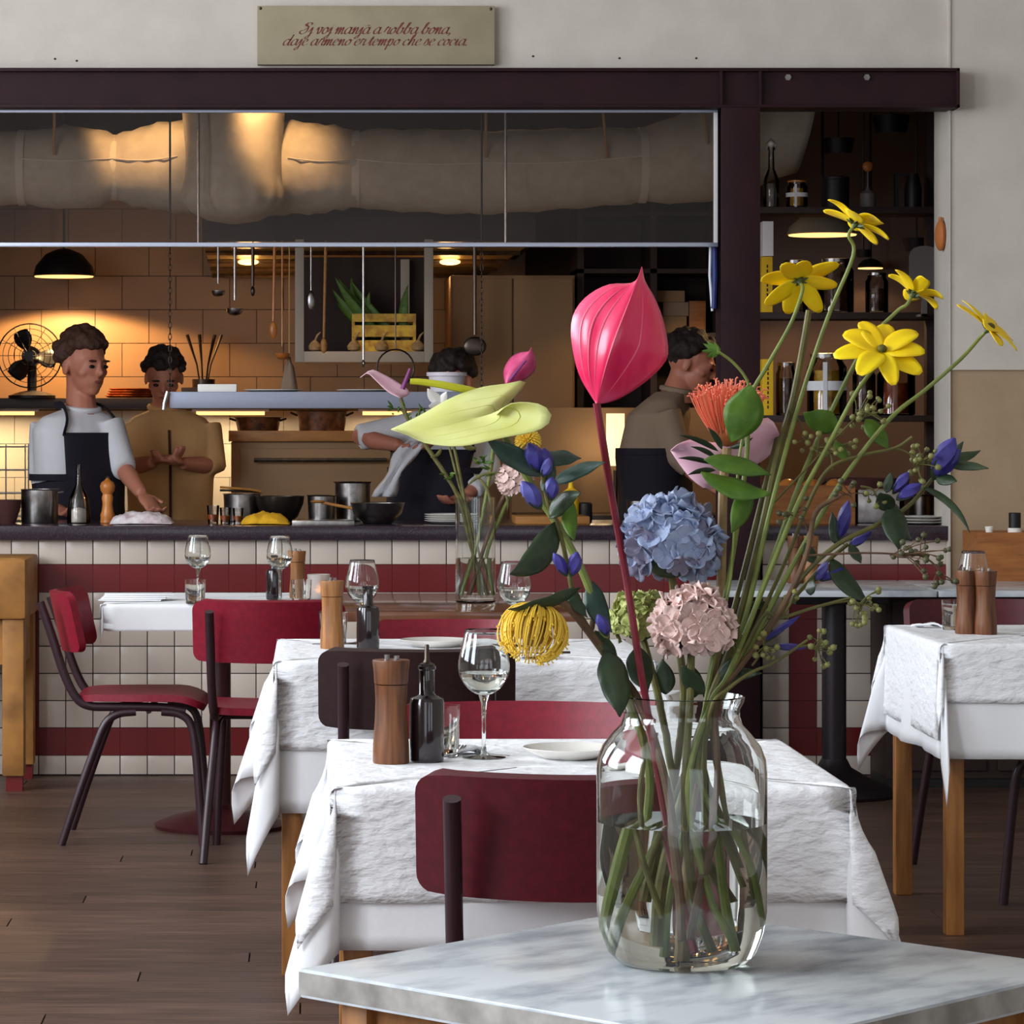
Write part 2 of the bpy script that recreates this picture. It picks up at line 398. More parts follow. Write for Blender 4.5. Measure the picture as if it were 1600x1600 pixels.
# wall over the kitchen opening, wall right of it
JX = (1483-PX)*11.62/F                      # left edge of the wall right of the opening
ZD = H+(670-573)*11.62/F                    # dado height
wb = struct(MB().box(-4, JX, 11.64, 11.88, 2.63, CZ).build('wall_back', 'plaster', smooth=False))
for (px, py) in ((86, 92), (833, 88), (968, 91), (1088, 91), (120, 95)):   # nail holes
    p = P(px, py, 11.64); MB().ell(p, (.005, .003, .004), 8, 6).build('nail_hole', 'print_dark', wb)
struct(MB().box(-4, -2.6, 11.64, 11.88, 0, 2.63).build('wall_back_left', 'plaster', smooth=False))
wr = struct(MB().box(JX, 6, 11.62, 11.88, ZD, CZ).build('wall_right', 'plaster', smooth=False))
MB().box(JX, 6, 11.625, 11.88, 0, ZD-.008).build('lower_wall', 'plaster_beige', wr, smooth=False)
MB().box(JX+.002, 6, 11.612, 11.66, ZD-.012, ZD+.004).build('dado_edge', 'plaster', wr, smooth=False)
MB().box(JX-.003, JX+.004, 11.613, 11.885, .0, CZ-.01).build('corner_bead', 'plaster', wr, smooth=False)
# kitchen shell
KB = 15.0
wk = struct(MB().box(-3.2, 4.4, KB, KB+.2, 0, 3.3).build('wall_kitchen_back', 'grout_dark', smooth=False))
TW, TH = 84*KB/F, 52.4*KB/F
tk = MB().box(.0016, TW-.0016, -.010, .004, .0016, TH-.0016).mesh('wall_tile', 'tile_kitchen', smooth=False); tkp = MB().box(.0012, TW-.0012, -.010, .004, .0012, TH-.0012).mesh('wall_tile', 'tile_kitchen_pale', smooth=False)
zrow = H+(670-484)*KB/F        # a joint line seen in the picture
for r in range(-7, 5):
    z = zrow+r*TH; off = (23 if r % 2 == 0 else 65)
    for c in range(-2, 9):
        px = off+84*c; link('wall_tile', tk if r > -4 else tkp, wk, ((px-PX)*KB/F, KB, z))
struct(MB().box(-3.4, -3.2, 11.88, KB+.2, 0, 3.3).build('wall_kitchen_left', 'dark_wall', smooth=False))
struct(MB().box(4.4, 4.6, 11.88, KB+.2, 0, 3.3).build('wall_kitchen_right', 'dark_wall', smooth=False))
struct(MB().box(-3.4, 4.6, 11.88, KB+.2, 3.3, 3.4).build('ceiling_kitchen', 'dark_wall', smooth=False))

# ------------------------------------------------------------------ steel beam, column, glass screen
ZB0, ZB1 = H-(168-670)*11.5/F, H-(106-670)*11.5/F
bx0, bx1 = -2.7, (1500-PX)*11.5/F
be = thing('steel_beam', 'long dark purple steel beam across the top of the kitchen opening', 'beam', (bx0, 11.58, ZB0))
MB().box(bx0, bx1, 11.5, 11.66, ZB1-.012, ZB1, .002).build('top_flange', 'steel_paint', be)
MB().box(bx0, bx1, 11.5, 11.66, ZB0, ZB0+.012, .002).build('bottom_flange', 'steel_paint', be)
MB().box(bx0, bx1-.01, 11.53, 11.55, ZB0+.01, ZB1-.01).build('web', 'steel_paint', be)
for px in (1127, 1188): x = (px-PX)*11.5/F; MB().box(x-.005, x+.005, 11.503, 11.55, ZB0+.01, ZB1-.01).build('stiffener', 'steel_paint', be)
MB().box(bx1-.012, bx1, 11.5, 11.66, ZB0, ZB1, .002).build('end_plate', 'steel_paint', be)
for px in (1231, 1354):
    p = P(px, 121, 11.53); o = MB(); o.tube([p+Vector((0, .002, 0)), p+Vector((0, -.008, 0))], .012, 6); o.tube([p+Vector((0, -.006, 0)), p+Vector((0, -.016, 0))], .006, 8); o.build('bolt', 'steel', be)
cx0, cx1 = (1127-PX)*11.5/F, (1188-PX)*11.5/F
co = thing('steel_column', 'dark purple steel column standing between the pass and the jar shelves', 'column', ((cx0+cx1)/2, 11.58, 0))
MB().box(cx0, cx1, 11.5, 11.512, .012, ZB0, .002).build('flange', 'steel_paint', co)
MB().box(cx0, cx1, 11.65, 11.662, .012, ZB0, .002).build('flange', 'steel_paint', co)
MB().box((cx0+cx1)/2-.006, (cx0+cx1)/2+.006, 11.51, 11.652, .012, ZB0).build('web', 'steel_paint', co)
MB().box(cx0-.02, cx1+.02, 11.48, 11.68, 0, .012, .002).build('base_plate', 'steel_paint', co)
gs = thing('glass_screen', 'smoky glass screen in a thin pale metal frame hanging above the pass', 'glass screen', (0, 11.62, 0))
gx0, gx1 = -2.65, (1121-PX)*11.6/F; gz1 = H-(171-670)*11.6/F; gz0 = H-(386-670)*11.6/F
MB().box(gx0, gx1, 11.597, 11.603, gz0+.01, gz1-.01).build('pane', 'pane_glass', gs, smooth=False)
MB().box(gx0, gx1, 11.59, 11.61, gz1-.012, gz1, .001).build('top_rail', 'screen_rail', gs)
MB().box(gx0, gx1, 11.585, 11.612, gz0, gz0+.016, .002).build('bottom_rail', 'bright_metal', gs)
MB().box(gx1-.014, gx1, 11.59, 11.61, gz0+.016, gz1-.012, .001).build('side_rail', 'white_paint', gs)

# ------------------------------------------------------------------ tiled counter
TP = 42.45*YC/F                            # tile pitch
ZR = [H-(r-670)*YC/F for r in (843, 882, 925, 967, 1009.5, 1052, 1094.5, 1137, 1180, 1212.4)]
tile_box = lambda m: MB().box(.0018, TP-.0018, -.008, .004, .0018, TP-.0018, .0012).mesh('tile', m)
tm = {'w': tile_box('tile_white'), 'r': MB().box(.0005, TP-.0005, -.008, .004, .0005, TP-.0005).mesh('tile', 'tile_red', smooth=False)}
def tiles(parent, x0, ncol, red, xend, lastw=None):
    for c in range(ncol):
        x = x0+c*TP; sx = min(1, (xend-x)/TP)
        if sx < .12: continue
        for r in range(9):
            z1, z0 = ZR[r], max(ZR[r+1], 0.004); o = link('tile', tm['r' if red(c, r) else 'w'], parent)
            o.location = (x-parent.location.x, YC-parent.location.y, z0-parent.location.z); o.scale = (sx, 1, (z1-z0)/TP)
xL0 = (60.5-3*42.45-PX)*YC/F; xL1 = (1124-PX)*YC/F
tc1 = thing('tiled_counter', 'long white tiled kitchen counter front with dark red tile bands', 'counter', (xL0, YC, 0))
MB().box(xL0, xL1, YC+.002, YC+.6, 0, ZR[0]-.002).build('counter_body', 'grout', tc1, smooth=False)
tiles(tc1, xL0, 29, lambda c, r: (r in (1, 7) and c >= 2) or (c == 2 and 1 <= r <= 7), xL1)
xR0 = (1190.5-PX)*YC/F; xR1 = (1478-PX)*YC/F
tc2 = thing('tiled_counter', 'short white tiled counter front with dark red frame, right of the steel column', 'counter', (xR0, YC, 0))
MB().box(xR0, xR1, YC+.002, YC+.55, 0, ZR[0]-.002).build('counter_body', 'grout', tc2, smooth=False)
tiles(tc2, xR0, 7, lambda c, r: (r in (1, 7) and c >= 1) or (c == 1 and 1 <= r <= 7), xR1)
zt = H-(822-670)*11.62/F; CT = zt
wt = recentre(MB().box(-2.55, xL1, 11.62, 12.42, ZR[0]-.001, zt, .004).build('worktop', 'granite'), (0, 12.0, zt-.05)); tag(wt, 'long dark granite worktop of the kitchen pass, left of the steel column', 'worktop')
wt = recentre(MB().box(xR0, xR1, 11.62, 12.35, ZR[0]-.001, zt, .004).build('worktop', 'granite'), (xR0, 12.0, zt-.05)); tag(wt, 'short dark granite worktop below the jar shelves, right of the column', 'worktop')

# ------------------------------------------------------------------ wall sign with calligraphy
SG = {   # single-stroke script letters: strokes of points on an em of x-height 1; advance
 'a': ([[(.75, .85), (.45, 1), (.1, .6), (.1, .15), (.35, 0), (.65, .35), (.78, 1), (.72, .25), (.85, 0), (1.05, .2)]], 1.0),
 'b': ([[(0, .2), (.35, 1.2), (.5, 1.9), (.35, 2.0), (.25, 1.4), (.15, .3), (.35, 0), (.65, .2), (.75, .7), (.6, .95), (.95, .8)]], .95),
 'c': ([[(.65, .75), (.5, 1), (.15, .7), (.08, .25), (.3, 0), (.75, .25)]], .72),
 'd': ([[(.7, .85), (.4, 1), (.08, .6), (.08, .15), (.3, 0), (.62, .35), (.95, 2.0)], [(.95, 2.0), (.72, .25), (.85, 0), (1.05, .2)]], 1.0),
 'e': ([[(.1, .45), (.5, .6), (.6, .85), (.4, 1), (.12, .65), (.1, .2), (.35, 0), (.8, .28)]], .76),
 'h': ([[(0, .2), (.4, 1.3), (.52, 1.95), (.36, 1.95), (.25, 1.2), (.12, 0), (.3, .65), (.55, .98), (.68, .8), (.6, .2), (.72, 0), (.95, .2)]], .95),
 'i': ([[(0, .3), (.25, 1), (.2, .2), (.32, 0), (.55, .25)], [(.33, 1.45), (.36, 1.5)]], .5),
 'j': ([[(0, .3), (.3, 1), (.22, -.4), (.0, -.95), (-.22, -.8), (.0, -.4), (.5, .2)], [(.38, 1.45), (.41, 1.5)]], .5),
 'm': ([[(0, .55), (.2, 1), (.15, 0), (.35, .75), (.52, 1), (.55, .7), (.5, 0), (.72, .75), (.9, 1), (.93, .7), (.88, .2), (1.0, 0), (1.2, .2)]], 1.2),
 'n': ([[(0, .55), (.2, 1), (.15, 0), (.38, .75), (.56, 1), (.62, .7), (.56, .2), (.7, 0), (.9, .2)]], .88),
 'o': ([[(.5, 1), (.15, .7), (.08, .25), (.3, 0), (.62, .3), (.65, .8), (.45, 1), (.55, .8), (.9, .85)]], .82),
 'p': ([[(0, .5), (.25, 1.1), (.18, .2), (.08, -.95)], [(.18, .3), (.4, .95), (.65, .9), (.65, .3), (.4, 0), (.28, .1)], [(.4, 0), (.6, .02), (.9, .2)]], .88),
 'r': ([[(0, .3), (.22, 1.1), (.32, .92), (.58, .92), (.5, .3), (.6, 0), (.8, .2)]], .72),
 's': ([[(0, .2), (.3, 1.05), (.5, .5), (.4, .05), (.1, .05)], [(.4, .05), (.7, .22)]], .66),
 't': ([[(0, .3), (.35, 1.6), (.22, .25), (.35, 0), (.6, .22)], [(.1, 1.05), (.55, 1.1)]], .52),
 'v': ([[(0, .6), (.18, 1), (.25, .3), (.35, 0), (.6, .4), (.62, .9), (.5, 1), (.85, .85)]], .78),
 'S': ([[(1.1, 1.5), (1.1, 1.9), (.7, 1.95), (.5, 1.5), (.8, 1.0), (.75, .35), (.35, 0), (-.05, .15), (0, .5), (.35, .55), (.9, 1.2)], [(.55, 2.0), (.3, 1.6), (.55, 1.2)]], 1.1),
 ',': ([[(.1, .1), (.18, 0), (.02, -.35)]], .3), '.': ([[(.08, .08), (.16, .0)]], .3), ' ': ([], .42), '~': ([[(.2, 1.3), (.35, 1.45), (.55, 1.35)]], 0)}
def script(mb, text, x, z, xh, y, total=None, slant=.42, nib=.12):
    adv = sum(SG[ch][1] for ch in text)*xh; kx = total/adv if total else 1
    for ch in text:
        st, ad = SG[ch]
        if ch == '~': st = [[(px-.95, pz) for px, pz in s_] for s_ in st]
        for s_ in st:
            sq_ = lambda v: 1+(v-1)*.68 if v > 1 else (v*.72 if v < 0 else v)
            pts = [Vector((x+(px+sq_(pz)*slant/kx)*xh*kx, y, z+sq_(pz)*xh)) for px, pz in s_]
            pts = smoothpath(pts, 5) if len(pts) > 2 else pts
            nv = Vector((math.cos(.35), 0, math.sin(.35)))*xh*nib; b = len(mb.v)
            for p in pts: mb.v += [p-nv, p+nv, p-nv+Vector((0, .0012, 0)), p+nv+Vector((0, .0012, 0))]
            for i in range(len(pts)-1):
                a = b+4*i; mb.f += [(a, a+1, a+5, a+4), (a+2, a+6, a+7, a+3), (a, a+4, a+6, a+2), (a+1, a+3, a+7, a+5)]
            e = b+4*(len(pts)-1); mb.f += [(b, b+2, b+3, b+1), (e, e+1, e+3, e+2)]
        x += ad*xh*kx
YS = 11.6
p0, p1 = P(402, 101, YS), P(773, 9, YS)
sg = thing('wall_sign', 'long khaki wall sign with two lines of dark red script lettering', 'sign', (p0.x, YS+.02, p0.z))
MB().box(p0.x, p1.x, YS, YS+.035, p0.z, p1.z, .003).build('board', 'sign_board', sg)
mb = MB(); px2m = YS/F
script(mb, 'Sj voj manja~ a robba bona,', (468-PX)*px2m, H-(53-670)*px2m, 10.5*px2m, YS-.0012, 236*px2m)
script(mb, 'daje armeno er tempo che se cocia.', (441-PX)*px2m, H-(71-670)*px2m, 10*px2m, YS-.0012, 289*px2m)
mb.build('lettering', 'sign_ink', sg, smooth=False)
for (px, py) in ((407, 13), (767, 14)): p = P(px, py, YS); MB().ell(p, (.006, .003, .006), 8, 6).build('nail', 'steel_dark', sg)
# ================================================================== FURNITURE
def plate_grid(fn, nx, nz):
    return [[fn(-1+2*i/nx, -1+2*j/nz) for j in range(nz+1)] for i in range(nx+1)]
def round_rect_grid(W, Hh, r, fn, nx=14, nz=12):
    """grid over a rounded rectangle of half sizes W, Hh; fn(x, z) gives the point"""
    g = []
    bs = []
    for j in range(nz+1):
        t = -1+2*j/nz; bs.append(math.sin(t*PI/2)*.75+t*.25)
    for i in range(nx+1):
        row = []
        a = -1+2*i/nx
        for b in bs:
            z = b*Hh; t = max(0, (abs(z)-(Hh-r))/r); x = a*(W-r*(1-math.sqrt(max(0, 1-t*t)))); row.append(fn(x, z))
        g.append(row)
    return g
CH = {}
def chair_meshes(vinyl):
    if vinyl in CH: return CH[vinyl]
    parts = []
    # back: curved padded panel, hollow side towards the sitter (+y)
    g = round_rect_grid(.222, .092, .030, lambda x, z: Vector((x, -.272+1.55*x*x-.22*z, .69+z)), 18, 20)
    parts.append(('backrest', MB().sheet(g, .024).mesh('backrest', vinyl, sharp=60)))
    def seatf(x, z):
        y = z; front = max(0, y-.10); back = max(0, -y-.12)
        return Vector((x*(1-.12*max(0, -y)/.2), y-.005, .452-3.2*front*front-.02*(1-abs(x)/.2)*0-.9*back*back+.10*x*x))
    g = round_rect_grid(.20, .20, .05, seatf, 14, 16)
    parts.append(('seat', MB().sheet(g, .022).mesh('seat', vinyl, sharp=60)))
    for s in (-1, 1):
        up = smoothpath([(s*.168, -.318, .752), (s*.168, -.285, .66), (s*.168, -.243, .53), (s*.166, -.205, .455), (s*.165, -.165, .43), (s*.165, -.10, .427), (s*.165, 0, .427), (s*.165, .08, .424), (s*.165, .135, .414)], 4)
        parts.append(('side_tube', MB().tube(up, .0138, 10).mesh('side_tube', 'tube_paint')))
        fr = smoothpath([(s*.165, .06, .412), (s*.167, .115, .405), (s*.17, .15, .375), (s*.176, .165, .30), (s*.186, .178, .15), (s*.193, .19, .0)], 4)
        parts.append(('front_leg', MB().tube(fr, .0132, 10).mesh('front_leg', 'tube_paint')))
        rr = smoothpath([(s*.165, -.02, .412), (s*.166, -.075, .405), (s*.168, -.115, .375), (s*.174, -.15, .29), (s*.184, -.20, .15), (s*.193, -.25, .0)], 4)
        parts.append(('rear_leg', MB().tube(rr, .0132, 10).mesh('rear_leg', 'tube_paint')))
    parts.append(('cross_bar', MB().tube([(-.165, .02, .415), (.165, .02, .415)], .01, 8).mesh('cross_bar', 'tube_paint')))
    CH[vinyl] = parts; return parts
def chair(label, X, Y, rz, vinyl='red_vinyl', group='tubular dining chairs', sc_=1.0):
    t = thing('dining_chair', label, 'chair', (X, Y, 0), rz, group)
    for nm, me in chair_meshes(vinyl): link(nm, me, t)
    t.scale = (sc_, sc_, sc_)
    return t
chair('wine red padded chair seen from behind, tucked under the nearest white table', .40, 4.86, -.10, 'wine_vinyl')
chair('dark brown padded chair seen from behind, between the two white-clothed tables', .245, 7.47, -.03, 'brown_vinyl')
chair('red padded chair at the far side of the nearest white table, only its top showing', .375, 5.55, PI+.03)
chair('red padded chair at the far side of the middle white table, behind the oil bottle', .365, 8.06, PI-.04)
chair('red padded chair seen from behind, at the white table by the tiled counter', -.12, 9.53, -.06)
chair('dark red chair seen from the side at the left end of the white table', -.53, 9.90, -PI/2-.01, 'red_vinyl')
chair('wine red chair behind the white-clothed table at the right edge', 1.98, 9.05, PI+.05, 'wine_vinyl')
chair('chair at the right edge with only its dark tube legs showing under the cloth', 2.06, 8.31, PI/2, 'wine_vinyl')

def oak_table(label, x0, x1, y0, y1, z, leg=.046, inset=.01):
    t = thing('dining_table', label, 'table', ((x0+x1)/2, (y0+y1)/2, 0))
    MB().box(x0+.004, x1-.004, y0+.004, y1-.004, z-.028, z-.004, .003).build('tabletop', 'oak', t)
    for x in (x0+inset, x1-inset-leg):
        for y in (y0+inset, y1-inset-leg): MB().box(x, x+leg, y, y+leg, 0, z-.028, .004).build('leg', 'oak', t)
    for x in (x0+inset+.006, x1-inset-.026): MB().box(x, x+.02, y0+inset+leg, y1-inset-leg, z-.11, z-.029).build('apron', 'oak', t, smooth=False)
    for y in (y0+inset+.006, y1-inset-.026): MB().box(x0+inset+leg, x1-inset-leg, y, y+.02, z-.11, z-.029).build('apron', 'oak', t, smooth=False)
    return t
def cloth(name, label, x0, x1, y0, y1, z, d, off=.004, corners=None, m='linen', wave=.006, seed=0, group='white tablecloths', th=.0012, dside=None):
    """a square cloth draped over a table: straight sides, a hanging fold at each corner"""
    dflt = (.30, .25); corners = corners or {}; r = .011; K = 11
    x0 -= off; x1 += off; y0 -= off; y1 += off
    per = []      # (edge point, outward horizontal, phi or None, side t)
    C = {'fl': (x0, y0, -1, -1), 'fr': (x1, y0, 1, -1), 'br': (x1, y1, 1, 1), 'bl': (x0, y1, -1, 1)}
    NS, NC = 16, 14
    def side(ax, ay, bx, by, nx, ny):
        for i in range(NS): t = (i+.0)/(NS-1); per.append(('s', Vector((ax+(bx-ax)*t, ay+(by-ay)*t, 0)), Vector((nx, ny, 0)), t))
    def corner(k, first):
        cx, cy, sx, sy = C[k]; ex, ey = Vector((sx, 0, 0)), Vector((0, sy, 0))
        for i in range(1, NC):
            ph = PI/2*i/NC
            if first == 'y': ph = PI/2-ph          # start on the y-side
            per.append(('c', Vector((cx, cy, 0)), (ex, ey), ph, k))
    side(x0, y0, x1, y0, 0, -1); corner('fr', 'y'); side(x1, y0, x1, y1, 1, 0); corner('br', 'x')
    side(x1, y1, x0, y1, 0, 1); corner('bl', 'y'); side(x0, y1, x0, y0, -1, 0); corner('fl', 'x')
    rows = []
    for k in range(K+3):
        rw = []
        for it in per:
            if it[0] == 's':
                E, n = it[1], it[2]; L = d if not dside else dside.get((int(n.x), int(n.y)), d)
                s = (k/3*r*PI/2) if k <= 3 else r*PI/2+(k-3)/(K-1)*(L-r*PI/2)
                if s <= r*PI/2+1e-9: o = n*(r*math.sin(s/r)); dz = r*(1-math.cos(s/r))
                else:
                    q = s-r*PI/2; f = q/L; t = it[3]
                    wv = wave*f*(math.sin(t*9+seed)+.6*math.sin(t*21+seed*2.3))*math.sin(PI*min(1, max(0, t)))+.02*f*f*L
                    o = n*(r+wv); dz = r+q
                rw.append(Vector((E.x+o.x-n.x*r, E.y+o.y-n.y*r, z-dz)))
            else:
                _, E, (ex, ey), ph, kk = it; n = ex*math.cos(ph)+ey*math.sin(ph)
                L = d/max(math.cos(ph), math.sin(ph))
                s = (k/3*r*PI/2) if k <= 3 else r*PI/2+(k-3)/(K-1)*(L-r*PI/2)
                ax, ay = corners.get(kk, dflt)
                if s <= r*PI/2+1e-9: o = n*(r*math.sin(s/r)); dz = r*(1-math.cos(s/r))
                else:
                    q = s-r*PI/2; w2 = math.sin(2*ph)**.8 if 0 < ph < PI/2 else 0
                    wx = w2*(1+.8*math.cos(2*ph)); wy = w2*(1-.5*math.cos(2*ph)); sg_ = min(1, q/(.5*d))
                    o2 = ex*ax*wx+ey*ay*wy; o2 = o2*min(1, .85/max(.001, o2.length)) if o2.length > .85 else o2
                    o2 = o2*sg_
                    o = n*r+o2*q; dz = r+q*math.sqrt(max(.05, 1-o2.length**2))
                rw.append(Vector((E.x-(ex.x)*r+o.x, E.y-(ey.y)*r+o.y, z-dz)))
        rows.append(rw)
    n = len(per); mb = MB(); mb.v = [p for rw in rows for p in rw]
    for k in range(len(rows)-1):
        for i in range(n): j = (i+1) % n; mb.f.append((k*n+i, k*n+j, (k+1)*n+j, (k+1)*n+i))
    # top: concentric loops to a centre
    cxy = Vector(((x0+x1)/2, (y0+y1)/2, z)); last = 0; prev = list(range(n))
    for f in (.92, .6, .25):
        b = len(mb.v); mb.v += [cxy+(rows[0][i]-cxy)*f for i in range(n)]; cur = [b+i for i in range(n)]
        for i in range(n): j = (i+1) % n; mb.f.append((prev[j], prev[i], cur[i], cur[j]))
        prev = cur
    mb.f.append(tuple(prev))
    o = mb.build(name, m, sharp=180); recentre(o, ((x0+x1)/2, (y0+y1)/2, z-d))
    sm = o.modifiers.new('thickness', 'SOLIDIFY'); sm.thickness = th; sm.offset = 1
    tag(o, label, 'tablecloth', group); return o
TZ = .74
# nearest white table
T3 = (.035, .815, 4.78, 5.52)
oak_table('oak dining table under the nearest white tablecloth', *T3, TZ-.003)
cl3 = cloth('tablecloth', 'long white under-cloth with pointed corners on the nearest white table', *T3, TZ, .25, .003, {'fl': (.22, .16), 'fr': (.26, .12), 'bl': (.24, .1), 'br': (.3, .1)}, 'linen_plain', .010, 1)
cloth('table_topper', 'short white crumpled top cloth on the nearest table, under mill and bottle', *T3, TZ+.003, .18, .010, {'fl': (.22, .16), 'fr': (.26, .12), 'bl': (.24, .1), 'br': (.3, .1)}, 'linen', .006, 2)
# middle white table
T2 = (-.085, .80, 7.38, 8.15)
oak_table('oak dining table under the middle white tablecloth', *T2, TZ-.003)
cloth('tablecloth', 'long white under-cloth with a pointed corner on the middle table', *T2, TZ, .36, .003, {'fl': (.14, .1), 'bl': (.25, .1), 'fr': (.3, .15)}, 'linen_plain', .010, 3)
cloth('table_topper', 'short white crumpled top cloth on the middle table behind the brown chair', *T2, TZ+.003, .215, .010, {'fl': (.16, .1), 'bl': (.25, .1), 'fr': (.3, .15)}, 'linen', .006, 4)
# table at the right edge
T4 = (1.60, 2.24, 7.97, 8.73)
oak_table('oak dining table under the white cloth at the right edge', *T4, TZ-.003)
cloth('tablecloth', 'long white under-cloth with a hanging pointed corner, table at the right edge', *T4, TZ, .295, .003, {'fl': (.02, .22), 'bl': (.20, .05), 'fr': (.3, .15)}, 'linen_plain', .012, 5)
cloth('table_topper', 'short white top cloth on the table at the right edge, under two mills', *T4, TZ+.003, .155, .010, {'fl': (.06, .16), 'bl': (.18, .05), 'fr': (.3, .15)}, 'linen', .006, 6, dside={(-1, 0): .25})
# table by the counter: pedestal table with a white cloth, then a wood-topped one
def pedestal_table(label, x0, x1, y0, y1, z, top, col='pedestal_paint', name='pedestal_table'):
    cx, cy = (x0+x1)/2, (y0+y1)/2; t = thing(name, label, 'table', (cx, cy, 0))
    MB().box(x0, x1, y0, y1, z-.03, z, .003).build('tabletop', top, t)
    MB().tube([(cx, cy, .05), (cx, cy, z-.03)], .035, 14).build('column', col, t)
    MB().lathe([(.21, 0), (.215, .012), (.16, .035), (.08, .055), (.04, .075)], 24, (cx, cy, 0)).build('base', col, t)
    return t
T1 = (-.665, .06, 9.82, 10.5)
pedestal_table('pedestal table under the white cloth by the tiled counter', *T1, TZ-.003, 'oak')
cloth('tablecloth', 'plain white cloth on the table by the tiled counter, left', *T1, TZ, .09, .003, {'fl': (.02, .05), 'fr': (.02, .05)}, 'linen_plain', .001, 0)
T1b = (.085, .80, 9.42, 10.5)
pedestal_table('bare glossy brown wooden table by the counter with the slim vase', *T1b, TZ, 'wood_top')
# marble bistro tables by the counter on the right
def bistro(label, x0, x1, y0, y1, pedx=None):
    cx, cy = (pedx or (x0+x1)/2), (y0+y1)/2; t = thing('bistro_table', label, 'table', (cx, cy, 0))
    MB().box(x0, x1, y0, y1, TZ-.022, TZ, .003).build('marble_top', 'marble', t)
    MB().tube([(cx, cy, .07), (cx, cy, TZ-.06)], .043, 16).build('column', 'black_iron', t)
    MB().box(cx-.16, cx+.16, cy-.16, cy+.16, TZ-.06, TZ-.022, .006).build('top_plate', 'black_iron', t)
    MB().lathe([(.21, 0), (.215, .012), (.20, .03), (.12, .065), (.06, .10), (.045, .13)], 28, (cx, cy, 0)).build('base', 'black_iron', t)
    return t
yb0 = F*(H-TZ)/(923-670)
bistro('marble-topped bistro table on a black iron pedestal, left of the two by the counter', (1118-PX)*yb0/F, (1464-PX)*yb0/F, yb0, 11.4, 1.83)
bistro('marble-topped bistro table carrying the wooden box at the right edge', (1467-PX)*yb0/F, (1467-PX)*yb0/F+.80, yb0, 11.4, 2.75)
dc = thing('shade_cabinet', 'low dark cabinet added for the shade under the right marble table', 'cabinet', (2.45, 11.4, 0))  # dark body and doors added to stand in for the shade here
MB().box(2.06, 3.2, 11.29, 11.6, .03, .70, .004).build('body', 'door_dark', dc)
for x in (2.08, 2.46, 2.84): MB().box(x, x+.34, 11.275, 11.29, .06, .67, .003).build('door', 'door_dark', dc)
MB().box(2.06, 3.2, 11.27, 11.6, 0, .03).build('plinth', 'black', dc)
# butcher block
by = 12.05*0+F*H/(1238-670)
bb = thing('butcher_block', 'worn thick wooden butcher block at the left edge on small red feet', 'butcher block', (-1.3, by, 0))
ps = by/F; X0, X1 = -1.75, (40-PX)*ps
MB().box(X0, X1, by, by+.5, H-(968-670)*ps, H-(874-670)*ps, .012).build('block_top', 'butcher', bb)
for (xa, xb) in ((X1-.085, X1-.008), (X0+.01, X0+.09)):
    for ya in (by+.015, by+.40): MB().box(xa, xb, ya, ya+.085, .055, H-(968-670)*ps, .006).build('leg', 'butcher', bb)
    for ya in (by+.03, by+.42): MB().box(xa+.012, xb-.006, ya, ya+.05, 0, .055).build('foot', 'tile_red', bb)
MB().box(X0+.05, X1-.02, by+.05, by+.46, H-(1040-670)*ps, H-(970-670)*ps).build('frame', 'butcher', bb)
# front marble table: a square top standing on its corner, oak legs
YM = 3.20; zt = TZ
cM = P(1087, 1512, F*(H-TZ)/(1512-670)); half = .4035
mt = thing('marble_table', 'white veined marble table in the foreground carrying the big glass vase', 'table', (cM.x, cM.y, 0), 0)
rot = math.radians(44.0+1.5)
def rotp(x, y): return (cM.x+x*math.cos(rot)-y*math.sin(rot), cM.y+x*math.sin(rot)+y*math.cos(rot))
mt.rotation_euler.z = rot
s_ = .572/2
MB().box(-s_, s_, -s_, s_, TZ-.030, TZ, .003).build('marble_top', 'marble', mt, world=False)
o = MB().box(-s_-.0004, s_+.0004, -s_-.0004, s_+.0004, TZ-.0265, TZ-.0035).build('sawn_edge', 'marble_edge', mt, world=False, smooth=False)
lo = .030
for sx in (-1, 1):
    for sy in (-1, 1):
        x = sx*(s_-lo-.018); y = sy*(s_-lo-.018); MB().box(x-.018, x+.018, y-.018, y+.018, 0, TZ-.030, .003).build('leg', 'oak', mt, world=False)
for sg_ in (-1, 1):
    MB().box(-s_+lo+.036, s_-lo-.036, sg_*(s_-lo-.02)-.009, sg_*(s_-lo-.02)+.009, TZ-.10, TZ-.031).build('apron', 'oak', mt, world=False)
    MB().box(sg_*(s_-lo-.02)-.009, sg_*(s_-lo-.02)+.009, -s_+lo+.036, s_-lo-.036, TZ-.10, TZ-.031).build('apron', 'oak', mt, world=False)

